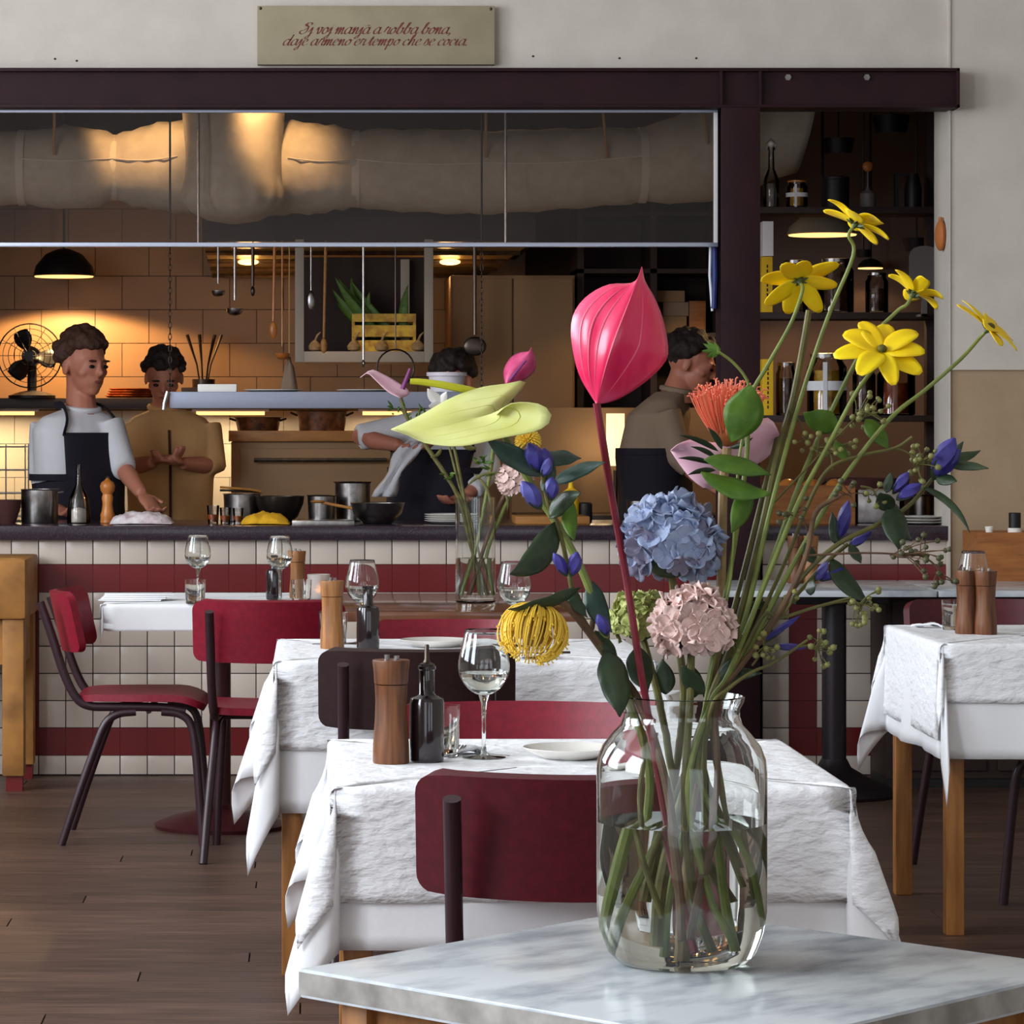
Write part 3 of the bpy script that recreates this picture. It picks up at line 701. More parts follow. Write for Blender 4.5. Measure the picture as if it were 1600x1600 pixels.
# ================================================================== TABLEWARE
TM = {}
def on(px, py, z): Y = F*(H-z)/(py-PY); return Vector(((px-PX)*Y/F, Y, z))     # where a pixel's ray meets height z
def make(name, label, cat, loc, parts, group=None, rz=0, sc_=1.0):
    t = thing(name, label, cat, loc, rz, group); t.scale = (sc_, sc_, sc_)
    for nm, me in parts: link(nm, me, t)
    return t
def wine_parts():
    if 'wine' in TM: return TM['wine']
    out = [(.0, .105), (.012, .1055), (.026, .114), (.037, .128), (.0425, .145), (.0415, .165), (.036, .19), (.031, .213)]
    inn = [(.0302, .213), (.0352, .19), (.0406, .165), (.0415, .145), (.036, .129), (.025, .1165), (.012, .110), (.0, .109)]
    pr = [(max(r, .0003), z) for r, z in out+inn]
    TM['wine'] = [('bowl', MB().lathe(smooth_prof(pr[:8])+smooth_prof(pr[8:]), 36).mesh('bowl', 'glass', sharp=80)),
                  ('stem', MB().lathe([(.010, .002), (.0055, .007), (.0035, .02), (.0033, .06), (.0045, .09), (.009, .1035), (.0095, .106)], 16).mesh('stem', 'glass')),
                  ('foot', MB().lathe([(.036, .0005), (.0365, .0013), (.03, .0024), (.012, .004), (.006, .006)], 36).mesh('foot', 'glass'))]
    TM['wine'].append(('water', MB().lathe([(.0004, .1088), (.012, .1098), (.0252, .1164), (.0362, .129), (.0410, .141), (.0004, .1412)], 36).mesh('water', 'water', sharp=50)))  # water added to give the lower bowl its pale refracted look
    return TM['wine']
def smooth_prof(pr): return [(max(p.x, .0003), p.z) for p in smoothpath([(r, 0, z) for r, z in pr], 3)]
def mill_parts(m):
    k = 'mill'+m
    if k in TM: return TM[k]
    TM[k] = [('body', MB().lathe([(.029, 0), (.030, .003), (.0295, .03), (.0265, .07), (.0255, .10), (.0265, .126), (.0272, .128)], 24).mesh('body', m)),
             ('head', MB().lathe([(.0268, .1295), (.0275, .132), (.0285, .15), (.0305, .166), (.0300, .1685), (.012, .169)], 24).mesh('head', m)),
             ('pin', MB().tube([(-.008, 0, .168), (-.008, 0, .177)], .0045, 10).mesh('pin', 'steel')), ('pin', MB().tube([(.008, -.004, .168), (.008, -.004, .175)], .0045, 10).mesh('pin', 'steel'))]
    return TM[k]
def bottle_parts():
    if 'bot' in TM: return TM['bot']
    pr = [(.025, 0), (.028, .003), (.0285, .01), (.0285, .095), (.0265, .104), (.016, .108), (.0128, .112), (.0125, .150), (.0145, .1515), (.0145, .157), (.012, .158)]
    TM['bot'] = [('body', MB().lathe(pr, 28).mesh('body', 'bottle_dark')), ('pourer', MB().lathe([(.012, .157), (.0125, .160), (.006, .163), (.0042, .168), (.0036, .190), (.003, .192)], 14).mesh('pourer', 'steel_dark'))]
    return TM['bot']
def tumbler_parts(r=.034, h=.085):
    k = 'tum%g%g' % (r, h)
    if k not in TM: TM[k] = [('cup', MB().lathe([(r*.86, 0), (r*.9, .002), (r, h), (r-.0022, h), (r*.88-.002, .012), (.0005, .011)], 28).mesh('cup', 'glass'))]
    return TM[k]
def plate_parts(r=.11):
    k = 'pl%g' % r
    if k not in TM: TM[k] = [('dish', MB().lathe([(r*.55, 0), (r*.6, .001), (r*.98, .015), (r, .0175), (r*.985, .0185), (r*.66, .0065), (.001, .0055)], 40).mesh('dish', 'porcelain'))]
    return TM[k]
zc = TZ+.003+.0014
G1, G2, G3, G4, G5 = 'wine glasses', 'pepper mills', 'oil bottles', 'water tumblers', 'white plates'
# nearest table
make('pepper_mill', 'brown wooden pepper mill beside the dark bottle on the nearest white table', 'pepper mill', on(611, 1192, zc), mill_parts('mill_wood'), G2, .5)
make('oil_bottle', 'dark glass oil bottle with metal pourer on the nearest white table', 'bottle', on(667, 1190, zc), bottle_parts(), G3)
make('tumbler', 'small water glass behind the oil bottle on the nearest white table', 'glass', on(694, 1180, zc), tumbler_parts(.027, .084), G4)
make('wine_glass', 'large clear wine glass standing on the nearest white table', 'wine glass', on(756, 1184, zc), wine_parts(), G1)
make('plate', 'small white plate on the nearest table, beside the big vase', 'plate', on(890, 1184, zc), plate_parts(.078), G5)
def napkin(label, loc, w_, d_, rz, m='paper_white'):
    g = [[Vector((-w_/2+w_*i/8, -d_/2+d_*j/5, .004+.010*math.sin(PI*i/8)**2*(1-j/7)+.004*math.sin(i*1.3+j))) for j in range(6)] for i in range(9)]
    o = MB().sheet(g, .004).build('napkin', m, sharp=180); o.location = loc; o.rotation_euler.z = rz; tag(o, label, 'napkin', 'folded napkins'); return o
napkin('folded white napkin beside the wine glass on the nearest table', on(732, 1178, zc), .055, .06, .2)
def fork(label, loc, rz):
    t = thing('fork', label, 'fork', loc, rz, 'forks')
    MB().box(-.10, -.02, -.003, .003, .001, .003).build('handle', 'steel', t, world=False)
    MB().box(-.022, .012, -.009, .009, .001, .003).build('neck', 'steel', t, world=False)
    for k in range(4): y = -.0078+k*.0052; MB().tube([(.010, y, .002), (.03, y, .006), (.05, y, .012)], .0014, 6).build('tine', 'steel', t, world=False)
fork('steel fork with upturned tines beside the napkin on the nearest table', on(706, 1182, zc)+Vector((0, 0, .002)), 1.2)
# middle table
make('pepper_mill', 'light wooden pepper mill on the middle white table beside a dark bottle', 'pepper mill', on(519, 1013, zc), mill_parts('mill_wood_light'), G2, 1.1)
make('oil_bottle', 'dark glass oil bottle without pourer on the middle white table', 'bottle', on(575, 1015, zc), bottle_parts()[:1], G3)
make('tumbler', 'water glass behind the light mill on the middle white table', 'glass', on(521, 1006, zc), tumbler_parts(.036, .08), G4)
make('wine_glass', 'wine glass behind the dark bottle on the middle white table', 'wine glass', on(566, 1006, zc), wine_parts(), G1)
make('wine_glass', 'wine glass behind the yellow pincushion flower on the middle white table', 'wine glass', on(803, 1010, zc), wine_parts(), G1)
make('plate', 'flat white plate on the middle white table', 'plate', on(680, 1010, zc), plate_parts(.088), G5)
napkin('white napkin under a knife on the middle table, right of the brown chair', on(838, 1028, zc), .10, .10, .1)
kn = thing('table_knife', 'dark steel knife lying on the napkin of the middle table', 'knife', on(842, 1030, zc)+Vector((0, 0, .014)), .15)
MB().box(-.05, .03, -.006, .006, 0, .002).build('blade', 'steel_dark', kn, world=False); MB().box(.03, .075, -.006, .006, -.001, .004).build('handle', 'steel_dark', kn, world=False)
fork('steel fork behind the light mill on the middle table', on(547, 1006, zc), .3)
# table by the counter
za = TZ+.0026
make('wine_glass', 'wine glass behind a square tumbler on the table by the tiled counter', 'wine glass', on(309, 938, za), wine_parts(), G1, sc_=.98)
make('wine_glass', 'wine glass in front of a dark bottle on the table by the counter', 'wine glass', on(437, 940, za), wine_parts(), G1, sc_=.98)
make('tumbler', 'water tumbler in front of a wine glass, left on the counter table', 'glass', on(305, 943, za), tumbler_parts(.033, .076), G4)
make('tumbler', 'water tumbler beside the candle on the table by the counter', 'glass', on(471, 940, za), tumbler_parts(.033, .070), G4)
make('oil_bottle', 'dark bottle behind a wine glass on the table by the counter', 'bottle', on(428, 937, za), bottle_parts()[:1], G3, sc_=.9)
make('pepper_mill', 'light wooden pepper mill on the table by the counter beside the bottle', 'pepper mill', on(465, 934, za), mill_parts('mill_wood_light'), G2, sc_=.9)
c_ = on(498, 936, za); t = thing('candle_holder', 'frosted glass candle holder glowing orange on the table by the counter', 'candle holder', c_)
mat('frosted', rgb(235, 228, 224), .6, trans=.6)
MB().lathe([(.030, 0), (.034, .003), (.037, .08), (.0345, .08), (.031, .006), (.0005, .005)], 24).build('cup', 'frosted', t, world=False)
MB().lathe([(.018, .006), (.018, .02), (.001, .021)], 16).build('candle', 'porcelain', t, world=False)
MB().lathe([(.001, .021), (.006, .028), (.004, .038), (.0005, .046)], 10).build('flame', 'glow_candle', t, world=False)
c_ = on(205, 938, za)
for k in range(4):
    o = MB().box(-.10+.006*k, .10+.012*k, -.05+.012*k, .05+.010*k, .0052*k+.0003, .0052*k+.0048, .0015).build('folded_napkin', 'linen_plain'); o.location = c_; o.rotation_euler.z = .05*k-.05
    tag(o, ('lowest', 'second lowest', 'second highest', 'topmost')[k]+' of the folded white napkins stacked on the counter-side table', 'napkin', 'stack of folded napkins')
# right-edge table
make('pepper_mill', 'left one of two wooden mills side by side on the right-edge table', 'pepper mill', on(1510, 990, zc), mill_parts('mill_wood'), G2)
make('pepper_mill', 'right one of two wooden mills side by side on the right-edge table', 'pepper mill', on(1540, 991, zc), mill_parts('mill_wood'), G2)
make('wine_glass', 'wine glass behind the two mills on the right-edge table', 'wine glass', on(1533, 987, zc)+Vector((0, .10, 0)), wine_parts(), G1)
make('tumbler', 'water glass left of the two mills on the right-edge table', 'glass', on(1490, 984, zc), tumbler_parts(.033, .08), G4)
napkin('rolled white napkin at the far left corner of the right-edge table', on(1455, 981, zc), .10, .05, -.5)
# marble bistro tables
make('pepper_mill', 'brown wooden mill on the left marble bistro table, behind the branches', 'pepper mill', on(1243, 911, TZ), mill_parts('mill_wood'), G2)
make('pepper_mill', 'lighter wooden mill on the left marble bistro table, behind the branches', 'pepper mill', on(1266, 911, TZ), mill_parts('mill_wood_light'), G2)
c_ = on(1527, 908, TZ); t = thing('wooden_box', 'light wooden box standing on the right marble table', 'box', c_)
wbx = .46; hb = 76*c_.y/F
MB().box(0, wbx, 0, .014, 0, hb).build('front_panel', 'wood_box', t, world=False, smooth=False); MB().box(0, wbx, .24, .254, 0, hb).build('back_panel', 'wood_box', t, world=False, smooth=False)
for x in (0, wbx-.014): MB().box(x, x+.014, .014, .24, 0, hb).build('side_panel', 'wood_box', t, world=False, smooth=False)
MB().box(.014, wbx-.014, .014, .24, .002, .016).build('bottom', 'wood_box', t, world=False, smooth=False)
MB().box(.014, wbx-.014, .014, .24, hb-.03, hb-.002).build('lid', 'wood_box', t, world=False, smooth=False)
for (px, nm, lb, m, r, h_, cat) in ((1547, 'small_cup', 'small white cup on the wooden box at the right edge', 'porcelain', .016, .022, 'cup'), (1587, 'dark_jar', 'dark jar with white base on the wooden box at the right edge', 'black', .022, .07, 'jar')):
    o = thing(nm, lb, cat, (c_.x+(px-1527)*c_.y/F+.01, c_.y+.06, TZ+hb-.002))
    if cat == 'cup': MB().lathe([(r*.8, 0), (r, h_), (r-.002, h_), (r*.75, .003), (.0005, .003)], 16).build('cup', m, o, world=False)
    else:
        MB().lathe([(r, .016), (r, h_), (r*.9, h_+.002)], 16).build('jar', m, o, world=False); MB().lathe([(r*1.15, 0), (r*1.15, .016), (r, .017)], 16).build('base', 'porcelain', o, world=False)
# ================================================================== BIG VASE AND ITS FLOWERS
VY = 3.23; VC = on(1065, 1505, TZ); VC.y = VY; VC.x = (1065-PX)*VY/F
PM = VY/F                                   # metres per pixel at the vase
def V(px, py, dy=0.0): return P(px, py, VY+dy)
vz = thing('glass_vase', 'big clear glass jar vase half full of water on the marble table', 'vase', VC)
out = [(.0005, 0), (.05, 0), (.066, .002), (.076, .012), (.0845, .035), (.0872, .055), (.0875, .10), (.0875, .198), (.0862, .211), (.081, .224), (.0715, .236), (.0622, .246), (.0595, .254), (.0598, .262), (.0640, .2695), (.0648, .2745)]
inn = [(.0622, .2755), (.0612, .270), (.0571, .262), (.0568, .254), (.0595, .246), (.0690, .2345), (.0785, .2228), (.0837, .210), (.0850, .198), (.0850, .10), (.0847, .055), (.082, .036), (.0735, .015), (.06, .008), (.0005, .0075)]
MB().lathe(out+inn, 56).build('jar', 'glass', vz, world=False, sharp=70)
WZ = .146
MB().lathe([(.0005, .0072), (.0605, .0077), (.074, .0147), (.0825, .0358), (.0852, .055), (.0855, .10), (.0855, WZ), (.0005, WZ)], 56).build('water', 'water', vz, world=False, sharp=50)

def resample(pts, n):
    pts = [Vector(p) for p in pts]; L = [0]
    for a, b in zip(pts, pts[1:]): L.append(L[-1]+(b-a).length)
    out_ = []
    for k in range(n+1):
        t = L[-1]*k/n; i = 0
        while i < len(L)-2 and L[i+1] < t: i += 1
        f = (t-L[i])/max(1e-9, L[i+1]-L[i]); out_.append(pts[i].lerp(pts[i+1], min(1, f)))
    return out_
def spathe_grid(left, mid, right, depth, n=20, k=6, Yc=VY):
    """outlines in pixels; depth(u, v) gives the distance added to Yc"""
    def rs(pts): return resample(smoothpath([Vector((a, b, 0)) for a, b in pts], 6), n)
    Lp, Mp, Rp = rs(left), rs(mid), rs(right); g = []
    for i in range(n+1):
        u = i/n; row = []
        for j in range(-k, k+1):
            v = j/k; q = Mp[i].lerp(Lp[i] if v < 0 else Rp[i], abs(v)); row.append(P(q.x, q.y, Yc+depth(u, v)))
        g.append(row)
    return g
def stem(parent, pts, r, m='stem_green', name='stem', r2=None, Yc=VY, seg=8, n=6):
    """pts: (px, py, dy); r in pixels"""
    path = smoothpath([P(p[0], p[1], Yc+(p[2] if len(p) > 2 else 0)) for p in pts], n); r2 = r if r2 is None else r2
    rr = [(r+(r2-r)*i/(len(path)-1))*Yc/F for i in range(len(path))]
    return MB().tube(path, rr, seg).build(name, m, parent)
def leafm(p0, p1, w, bow=0.0, roll=0.0, fold=.25, n=12, peak=.4, wavy=0.0, curl=0.0, th=.0006):
    """a leaf between two world points; w = full width (m), bow = sideways bend as a part of its length, roll turns it about its midrib"""
    p0, p1 = Vector(p0), Vector(p1); d = p1-p0; L = d.length; t = d.normalized()
    side = t.cross(Vector((0, 1, 0))); side = side.normalized() if side.length > 1e-6 else Vector((1, 0, 0))
    ctrl = (p0+p1)/2+side*bow*L; nrm = side.cross(t).normalized()
    sd = side*math.cos(roll)+nrm*math.sin(roll); nn = nrm*math.cos(roll)-side*math.sin(roll)
    g = []
    for i in range(n+1):
        u = i/n; m_ = p0*(1-u)**2+ctrl*2*u*(1-u)+p1*u*u
        tt = (ctrl-p0)*2*(1-u)+(p1-ctrl)*2*u; s2 = (sd-tt.normalized()*sd.dot(tt.normalized())).normalized()
        x = u**(math.log(.5)/math.log(peak)); wd = w/2*max(.02, math.sin(PI*x))**.85
        row = []
        for j in range(-3, 4):
            v = j/3; row.append(m_+s2*wd*v+nn*(abs(v)*wd*fold+wavy*w*math.sin(u*14+v*2)*abs(v)+curl*L*u*u))
        g.append(row)
    return MB().sheet(g, th)
def leaf(parent, a, b, w, m='leaf_dark', bow=0, roll=0, fold=.25, peak=.4, wavy=.03, curl=0, name='leaf'):
    """a, b: (px, py, dy) at the vase"""
    return leafm(V(*a), V(*b), w*PM, bow, roll, fold, 12, peak, wavy, curl).build(name, m, parent, sharp=180)
base0 = VC+Vector((0, 0, .01))
def flower(name, label, cat='flower', base=None, group='flowers in the big vase'): return thing(name, label, cat, base or base0, 0, group)

# ---- red anthurium
f = flower('red_anthurium', 'tall shiny crimson pink anthurium above the big vase')
stem(f, [(932, 630, -.012), (942, 690, -.01), (955, 770, 0), (978, 900, 0), (998, 1030, -.02), (1012, 1110, -.02), (1035, 1250, -.02), (1062, 1390, -.02), (1082, 1478, -.03)], 6.0, 'stem_wine', r2=5.5)
gR = spathe_grid([(932, 632), (905, 585), (893, 530), (896, 492), (916, 464), (950, 445), (984, 443), (998, 436), (1003, 417)], [(932, 632), (946, 575), (964, 520), (985, 466), (1003, 417)],
                 [(932, 632), (965, 624), (1005, 599), (1035, 571), (1044, 548), (1036, 500), (1022, 464), (1008, 440), (1003, 417)],
                 lambda u, v: -.034*math.sin(PI*u)**.8*(1-abs(v)**1.5)-.004*math.sin(PI*u)*math.cos(v*9)*.5+.01*u, 26, 9, VY-.0)
sp_ = MB().sheet(gR, .0007).build('spathe', 'anth_red', f, sharp=180)
mat('vein_pink', rgb(240, 108, 136), .3)
for j in (2, 4, 6, 9, 13):
    path = [gR[i][j]+Vector((0, -.0006, 0)) for i in range(3, 23)]
    MB().tube(path, [.0009*math.sin(PI*(i+.5)/len(path))+.0001 for i in range(len(path))], 5).build('vein', 'vein_pink', sp_)
stem(f, [(985, 470, .02), (975, 520, .03), (960, 570, .03)], 6, 'spadix_lime', 'spadix', 4)
# ---- lime anthurium
f = flower('lime_anthurium', 'wide pale lime green anthurium lying level, left above the big vase')
gL = spathe_grid([(776, 648), (800, 624), (822, 596), (790, 600), (750, 606), (705, 622), (655, 650), (611, 671)], [(776, 648), (730, 656), (690, 666), (650, 672), (611, 671)],
                 [(776, 648), (800, 630), (845, 632), (862, 652), (842, 672), (785, 684), (722, 697), (668, 693), (638, 680), (611, 671)],
                 lambda u, v: (.05*v*v if v < 0 else -.055*v)*(.4+.6*math.sin(PI*min(1, u+.1)))-.012*math.sin(PI*u)*(1-abs(v)), 26, 8, VY-.02)
sp_ = MB().sheet(gL, .0008).build('spathe', 'anth_lime', f, sharp=180)
mat('vein_lime', rgb(190, 192, 84), .4)
for j in (3, 5, 8, 11, 13):
    path = [gL[i][j]+Vector((0, -.0005, -.0002)) for i in range(1, 24)]; MB().tube(path, [.0007*(1-i/len(path))+.0001 for i in range(len(path))], 5).build('vein', 'vein_lime', sp_)
stem(f, [(776, 650, -.02), (785, 672, -.015), (806, 715, 0), (838, 770, 0), (868, 815, 0), (905, 882, 0), (932, 950, 0), (952, 1020, 0), (985, 1100, 0), (1015, 1210, .02), (1000, 1340, .03), (972, 1462, .02)], 5.5, 'stem_green', r2=7.5)
stem(f, [(772, 632, .035), (745, 614, .035), (700, 603, .03), (660, 597, .03), (641, 596, .03)], 7.5, 'spadix_lime', 'spadix', 4.5)
# ---- yellow daisies
def daisy(label, c, nrm, L, stem_pts, dy, npet=8, seed=0, lift=.12, rs=2.6):
    f = flower('yellow_daisy', label, group='yellow daisies in the big vase'); rg = random.Random(seed)
    n = Vector(nrm).normalized(); C_ = V(c[0], c[1], dy); a = n.orthogonal().normalized(); b = n.cross(a); Lm = L*PM
    for k in range(npet):
        th = 2*PI*(k+rg.uniform(-.18, .18))/npet; d = a*math.cos(th)+b*math.sin(th); tg = n.cross(d)
        l2 = Lm*rg.uniform(.85, 1.08); w_ = Lm*.50*rg.uniform(.85, 1.1); lf = lift+rg.uniform(-.10, .16); g = []
        for i in range(11):
            u = i/10; wd = w_/2*(math.sin(PI*min(1, u**.8*.90+.05)))**.55 if u < 1 else w_*.12
            cen = C_+d*(l2*(.08+.92*u))+n*(lf*l2*math.sin(u*PI*.6)-.12*l2*u*u)
            g.append([cen+tg*wd*v+n*(-.12*wd*(1-v*v)+.05*wd*math.cos(v*9)) for v in (-1, -.6, -.2, .2, .6, 1)])
        MB().sheet(g, .0005).build('petal', 'daisy_yellow', f, sharp=180)
    dsc = MB().ell(C_+n*.001, (.0052, .0052, .0045), 12, 8).build('disc', 'daisy_disc', f)
    for k in range(7):
        th = 2*PI*k/7+.3; d = a*math.cos(th)+b*math.sin(th); leafm(C_-n*.002, C_-n*.001+d*Lm*.26, .004, 0, 0, .1, 5).build('bract', 'bract', dsc)
    MB().lathe([(.0012, -.008), (.0035, -.003), (.004, 0)], 8).build('receptacle', 'bract', f, world=False).matrix_basis = Matrix.Translation(C_-base0) @ n.to_track_quat('Z', 'Y').to_matrix().to_4x4()
    st = [(c[0], c[1], dy)]+stem_pts; pts = [V(*p) for p in st]; pts[0] = C_-n*.004; path = smoothpath([pts[0], pts[0]-n*.012]+pts[1:], 6)
    MB().tube(path, [rs*PM*(1+1.15*i/len(path)) for i in range(len(path))], 8).build('stem', 'stem_green', f)
    return f
daisy('topmost yellow daisy seen from the side, tilted up, its stem curving left', (1338, 348), (.52, .12, .85), 66, [(1333, 400, .03), (1292, 500, .03), (1246, 640, .02), (1203, 800, 0), (1166, 960, 0), (1122, 1090, 0), (1080, 1230, .01), (1052, 1390, .02), (1047, 1470, .03)], .03, 7, 4, .1)
daisy('yellow daisy seen from behind, in front of the dark jar shelf', (1250, 437), (-.05, .62, .78), 66, [(1236, 505, .0), (1200, 570, 0), (1172, 625, 0), (1166, 720, 0), (1146, 860, 0), (1122, 990, 0), (1105, 1090, .01), (1100, 1230, .02), (1110, 1390, .02), (1120, 1465, .02)], .0, 8, 2, -.05)
daisy('small yellow daisy seen from the side against the wall corner', (1428, 458), (.55, .25, .8), 52, [(1400, 488, .04), (1352, 540, .04), (1300, 640, .04), (1255, 740, .03), (1205, 880, .02), (1150, 1030, .01), (1112, 1095, .01), (1060, 1250, .03), (1010, 1400, .03), (990, 1470, .03)], .04, 6, 8, .25)
daisy('widest yellow daisy, facing the viewer with its green centre showing', (1378, 546), (-.05, -.72, .69), 72, [(1340, 610, -.02), (1292, 700, -.02), (1250, 780, -.02), (1200, 900, -.02), (1140, 1050, -.02), (1110, 1100, -.02), (1075, 1230, -.03), (1100, 1390, -.03), (1135, 1470, -.03)], -.03, 9, 5, .08)
daisy('rightmost yellow daisy, seen from the side against the pale wall', (1546, 512), (.62, -.30, .72), 62, [(1500, 562, .0), (1445, 610, 0), (1390, 655, 0), (1320, 745, 0), (1250, 862, 0), (1172, 1010, 0), (1125, 1095, 0), (1090, 1200, 0), (1140, 1330, 0), (1165, 1440, 0)], -.0, 7, 11, .15)
# small green bud on a curved stalk
f = flower('flower_bud', 'small closed green bud on a curved stalk beside the steel column')
stem(f, [(1120, 548, -.03), (1145, 566, -.03), (1166, 592, -.03), (1171, 620, -.03), (1166, 660, -.03), (1156, 710, -.03), (1150, 780, -.03), (1142, 900, -.02), (1120, 1010, -.02), (1102, 1095, -.02), (1080, 1200, -.02)], 2.3)
for k in range(9):
    a = k*2.4; leafm(V(1122, 549, -.03), V(1122, 549, -.03)+Vector((-.008+.009*math.cos(a), .009*math.sin(a)*.8, .002+.009*math.sin(a))), .005, 0, 0, .3, 6).build('sepal', 'leaf_mid', f)
leaf(f, (1142, 690, -.035), (1172, 601, -.05), 62, 'leaf_mid', -.10, .1, .15, .5)
leaf(f, (1100, 718, -.05), (1205, 742, -.05), 40, 'leaf_mid', .12, .75, .3, .45)
leaf(f, (1205, 772, -.05), (1095, 738, -.04), 40, 'leaf_mid', .10, -.65, .25, .5)
leaf(f, (1172, 762, -.03), (1143, 832, -.05), 34, 'leaf_mid', .05, .2, .3, .4)
# ---- coral pincushion
def pincushion(name, label, base, axis, R, m, core, stem_pts, sm, sr, nfil, mode, dy, seed, leaves=()):
    f = flower(name, label); rg = random.Random(seed); A = Vector(axis).normalized(); B = V(base[0], base[1], dy); Rm = R*PM
    a = A.orthogonal().normalized(); b = A.cross(a)
    MB().ell(B+A*Rm*(.28 if mode == 'up' else .5), (Rm*.26, Rm*.26, Rm*(.30 if mode == 'up' else .34)), 14, 10).build('flower_core', core, f)
    mb = MB()
    for k in range(nfil):
        z = 1-(k+.5)/nfil*(1.0 if mode == 'up' else 1.75); ph = k*2.39996+rg.uniform(-.1, .1); s = math.sqrt(max(0, 1-min(1, abs(z))**2))
        d = A*z+(a*math.cos(ph)+b*math.sin(ph))*s
        st = B+A*Rm*.28+d*Rm*.22
        if mode == 'up':
            e = B+(d*.66+A*.85).normalized()*Rm*rg.uniform(.88, 1.06); st = B+A*Rm*.10+d*Rm*.18; mid = (st+e)/2+d*Rm*.07
        else:
            side = (a*math.cos(ph)+b*math.sin(ph)); te = math.radians(rg.uniform(60, 158)); rr_ = Rm*rg.uniform(.50, .68); Cc = B+A*Rm*.58
            path = [Cc+(-A*math.cos(q_)+side*math.sin(q_))*rr_*(.80+.20*math.sin(q_)) for q_ in [math.radians(14)+(te-math.radians(14))*i_/8 for i_ in range(9)]]
            path.append(path[-1]+side*Rm*.05+A*Rm*.04)
        if mode == 'up':
            path = [st*(1-t)**2+mid*2*t*(1-t)+e*t*t for t in (0, .2, .4, .6, .8, 1)]; path.append(e+d*Rm*.04+Vector((rg.uniform(-1, 1), rg.uniform(-1, 1), -.3))*Rm*.04)
        mb.tube(path, [.0008]*(len(path)-1)+[.001], 5)
    mb.build('filaments', m, f)['kind'] = 'stuff'
    stem(f, stem_pts, sr, sm)
    return f
f = pincushion('coral_pincushion', 'spiky coral orange pincushion flower behind a round green leaf', (1136, 696), (0, -.1, 1), 100, 'pin_coral', 'pin_coral_core',
               [(1136, 700, .03), (1130, 760, .03), (1128, 850, .03), (1124, 960, .02), (1108, 1090, .02), (1085, 1230, .03), (1070, 1380, .04), (1065, 1470, .05)], 'stem_beige', 7.5, 190, 'up', .03, 3)
for (a_, b_, w_) in (((1122, 705, .02), (1062, 680, .0), 9), ((1118, 715, .01), (1080, 698, -.01), 8), ((1112, 725, .01), (1060, 716, -.01), 8), ((1118, 735, .01), (1075, 742, -.01), 9), ((1140, 700, .02), (1176, 684, .0), 9), ((1128, 702, .01), (1106, 668, .0), 10)):
    leaf(f, a_, b_, w_, 'leaf_dark', -.1, .3, .3)
# ---- blush anthurium behind it
f = flower('blush_anthurium', 'pale pink anthurium partly hidden behind the green leaves')
g = spathe_grid([(1218, 680), (1205, 655), (1185, 656), (1160, 682), (1120, 692), (1085, 686), (1060, 694), (1048, 704)], [(1218, 680), (1160, 705), (1110, 715), (1048, 704)],
                [(1218, 680), (1205, 708), (1180, 726), (1140, 738), (1112, 764), (1085, 752), (1064, 728), (1048, 704)], lambda u, v: -.02*math.sin(PI*u)*(1-v*v)+.02*v, 18, 5, VY+.06)
MB().sheet(g, .0008).build('spathe', 'anth_blush', f, sharp=180)
stem(f, [(1215, 682, .06), (1195, 760, .05), (1160, 900, .04), (1125, 1030, .03), (1105, 1095, .03), (1095, 1210, .04), (1120, 1350, .04)], 4, 'stem_olive')
# ---- hydrangeas: florets of four petals set over a ball
def floret_mesh(m, seed):
    rg = random.Random(seed); mb = MB()
    for k in range(4):
        a = k*PI/2+rg.uniform(-.15, .15); d = Vector((math.cos(a), math.sin(a), 0)); t = Vector((-d.y, d.x, 0)); g = []; s = rg.uniform(.9, 1.1); cu = rg.uniform(-.1, .45)
        for i in range(7):
            u = (0, .12, .32, .58, .82, .95, 1.0)[i]; wd = s*(.05+.56*math.sqrt(max(0, 1-((u-.54)/.47)**2)))
            g.append([d*(u*s)+t*wd*v*1.0+Vector((0, 0, cu*u*u+.20*v*v*u+.13*math.sin(3.4*v+seed+k)*u+.05*math.sin(9*v+4*u+k)*u*u)) for v in (-1, -.66, -.33, 0, .33, .66, 1)])
        mb.sheet(g, .03)
    mb.ell((0, 0, .05), .09, 6, 4)
    return mb.mesh('floret', m, sharp=180)
FLM = {}
def hydrangea(name, label, c, R, dy, mats, stem_pts, nf, seed, sq=(1, 1, 1), down=-.55, fs=.34):
    f = flower(name, label); rg = random.Random(seed); C_ = V(c[0], c[1], dy); Rm = R*PM
    for k in range(nf):
        z = 1-(k+.5)/nf*(1-down); ph = k*2.39996+rg.uniform(-.2, .2); s = math.sqrt(max(0, 1-z*z)); d = Vector((s*math.cos(ph), s*math.sin(ph), z))
        p = C_+Vector((d.x*sq[0], d.y*sq[1], d.z*sq[2]))*Rm*rg.uniform(.76, .90); m = mats[0] if rg.random() < .62+.3*z else mats[1]
        key = (m, k % 4)
        if key not in FLM: FLM[key] = floret_mesh(m, k % 4+1)
        q = (d+Vector((rg.uniform(-.35, .35), rg.uniform(-.35, .35), rg.uniform(-.35, .35)))).normalized().to_track_quat('Z', 'Y')
        o = link('floret', FLM[key], f, p-base0); o.rotation_mode = 'QUATERNION'; o.rotation_quaternion = q; sc2 = Rm*fs*rg.uniform(.8, 1.15); o.scale = (sc2, sc2, sc2)
    MB().ell(C_-Vector((0, 0, Rm*.1)), (Rm*.6*sq[0], Rm*.6*sq[1], Rm*.62*sq[2]), 14, 10).build('flower_heart', 'leaf_dark', f)
    stem(f, stem_pts, 6, 'stem_olive')
    return f
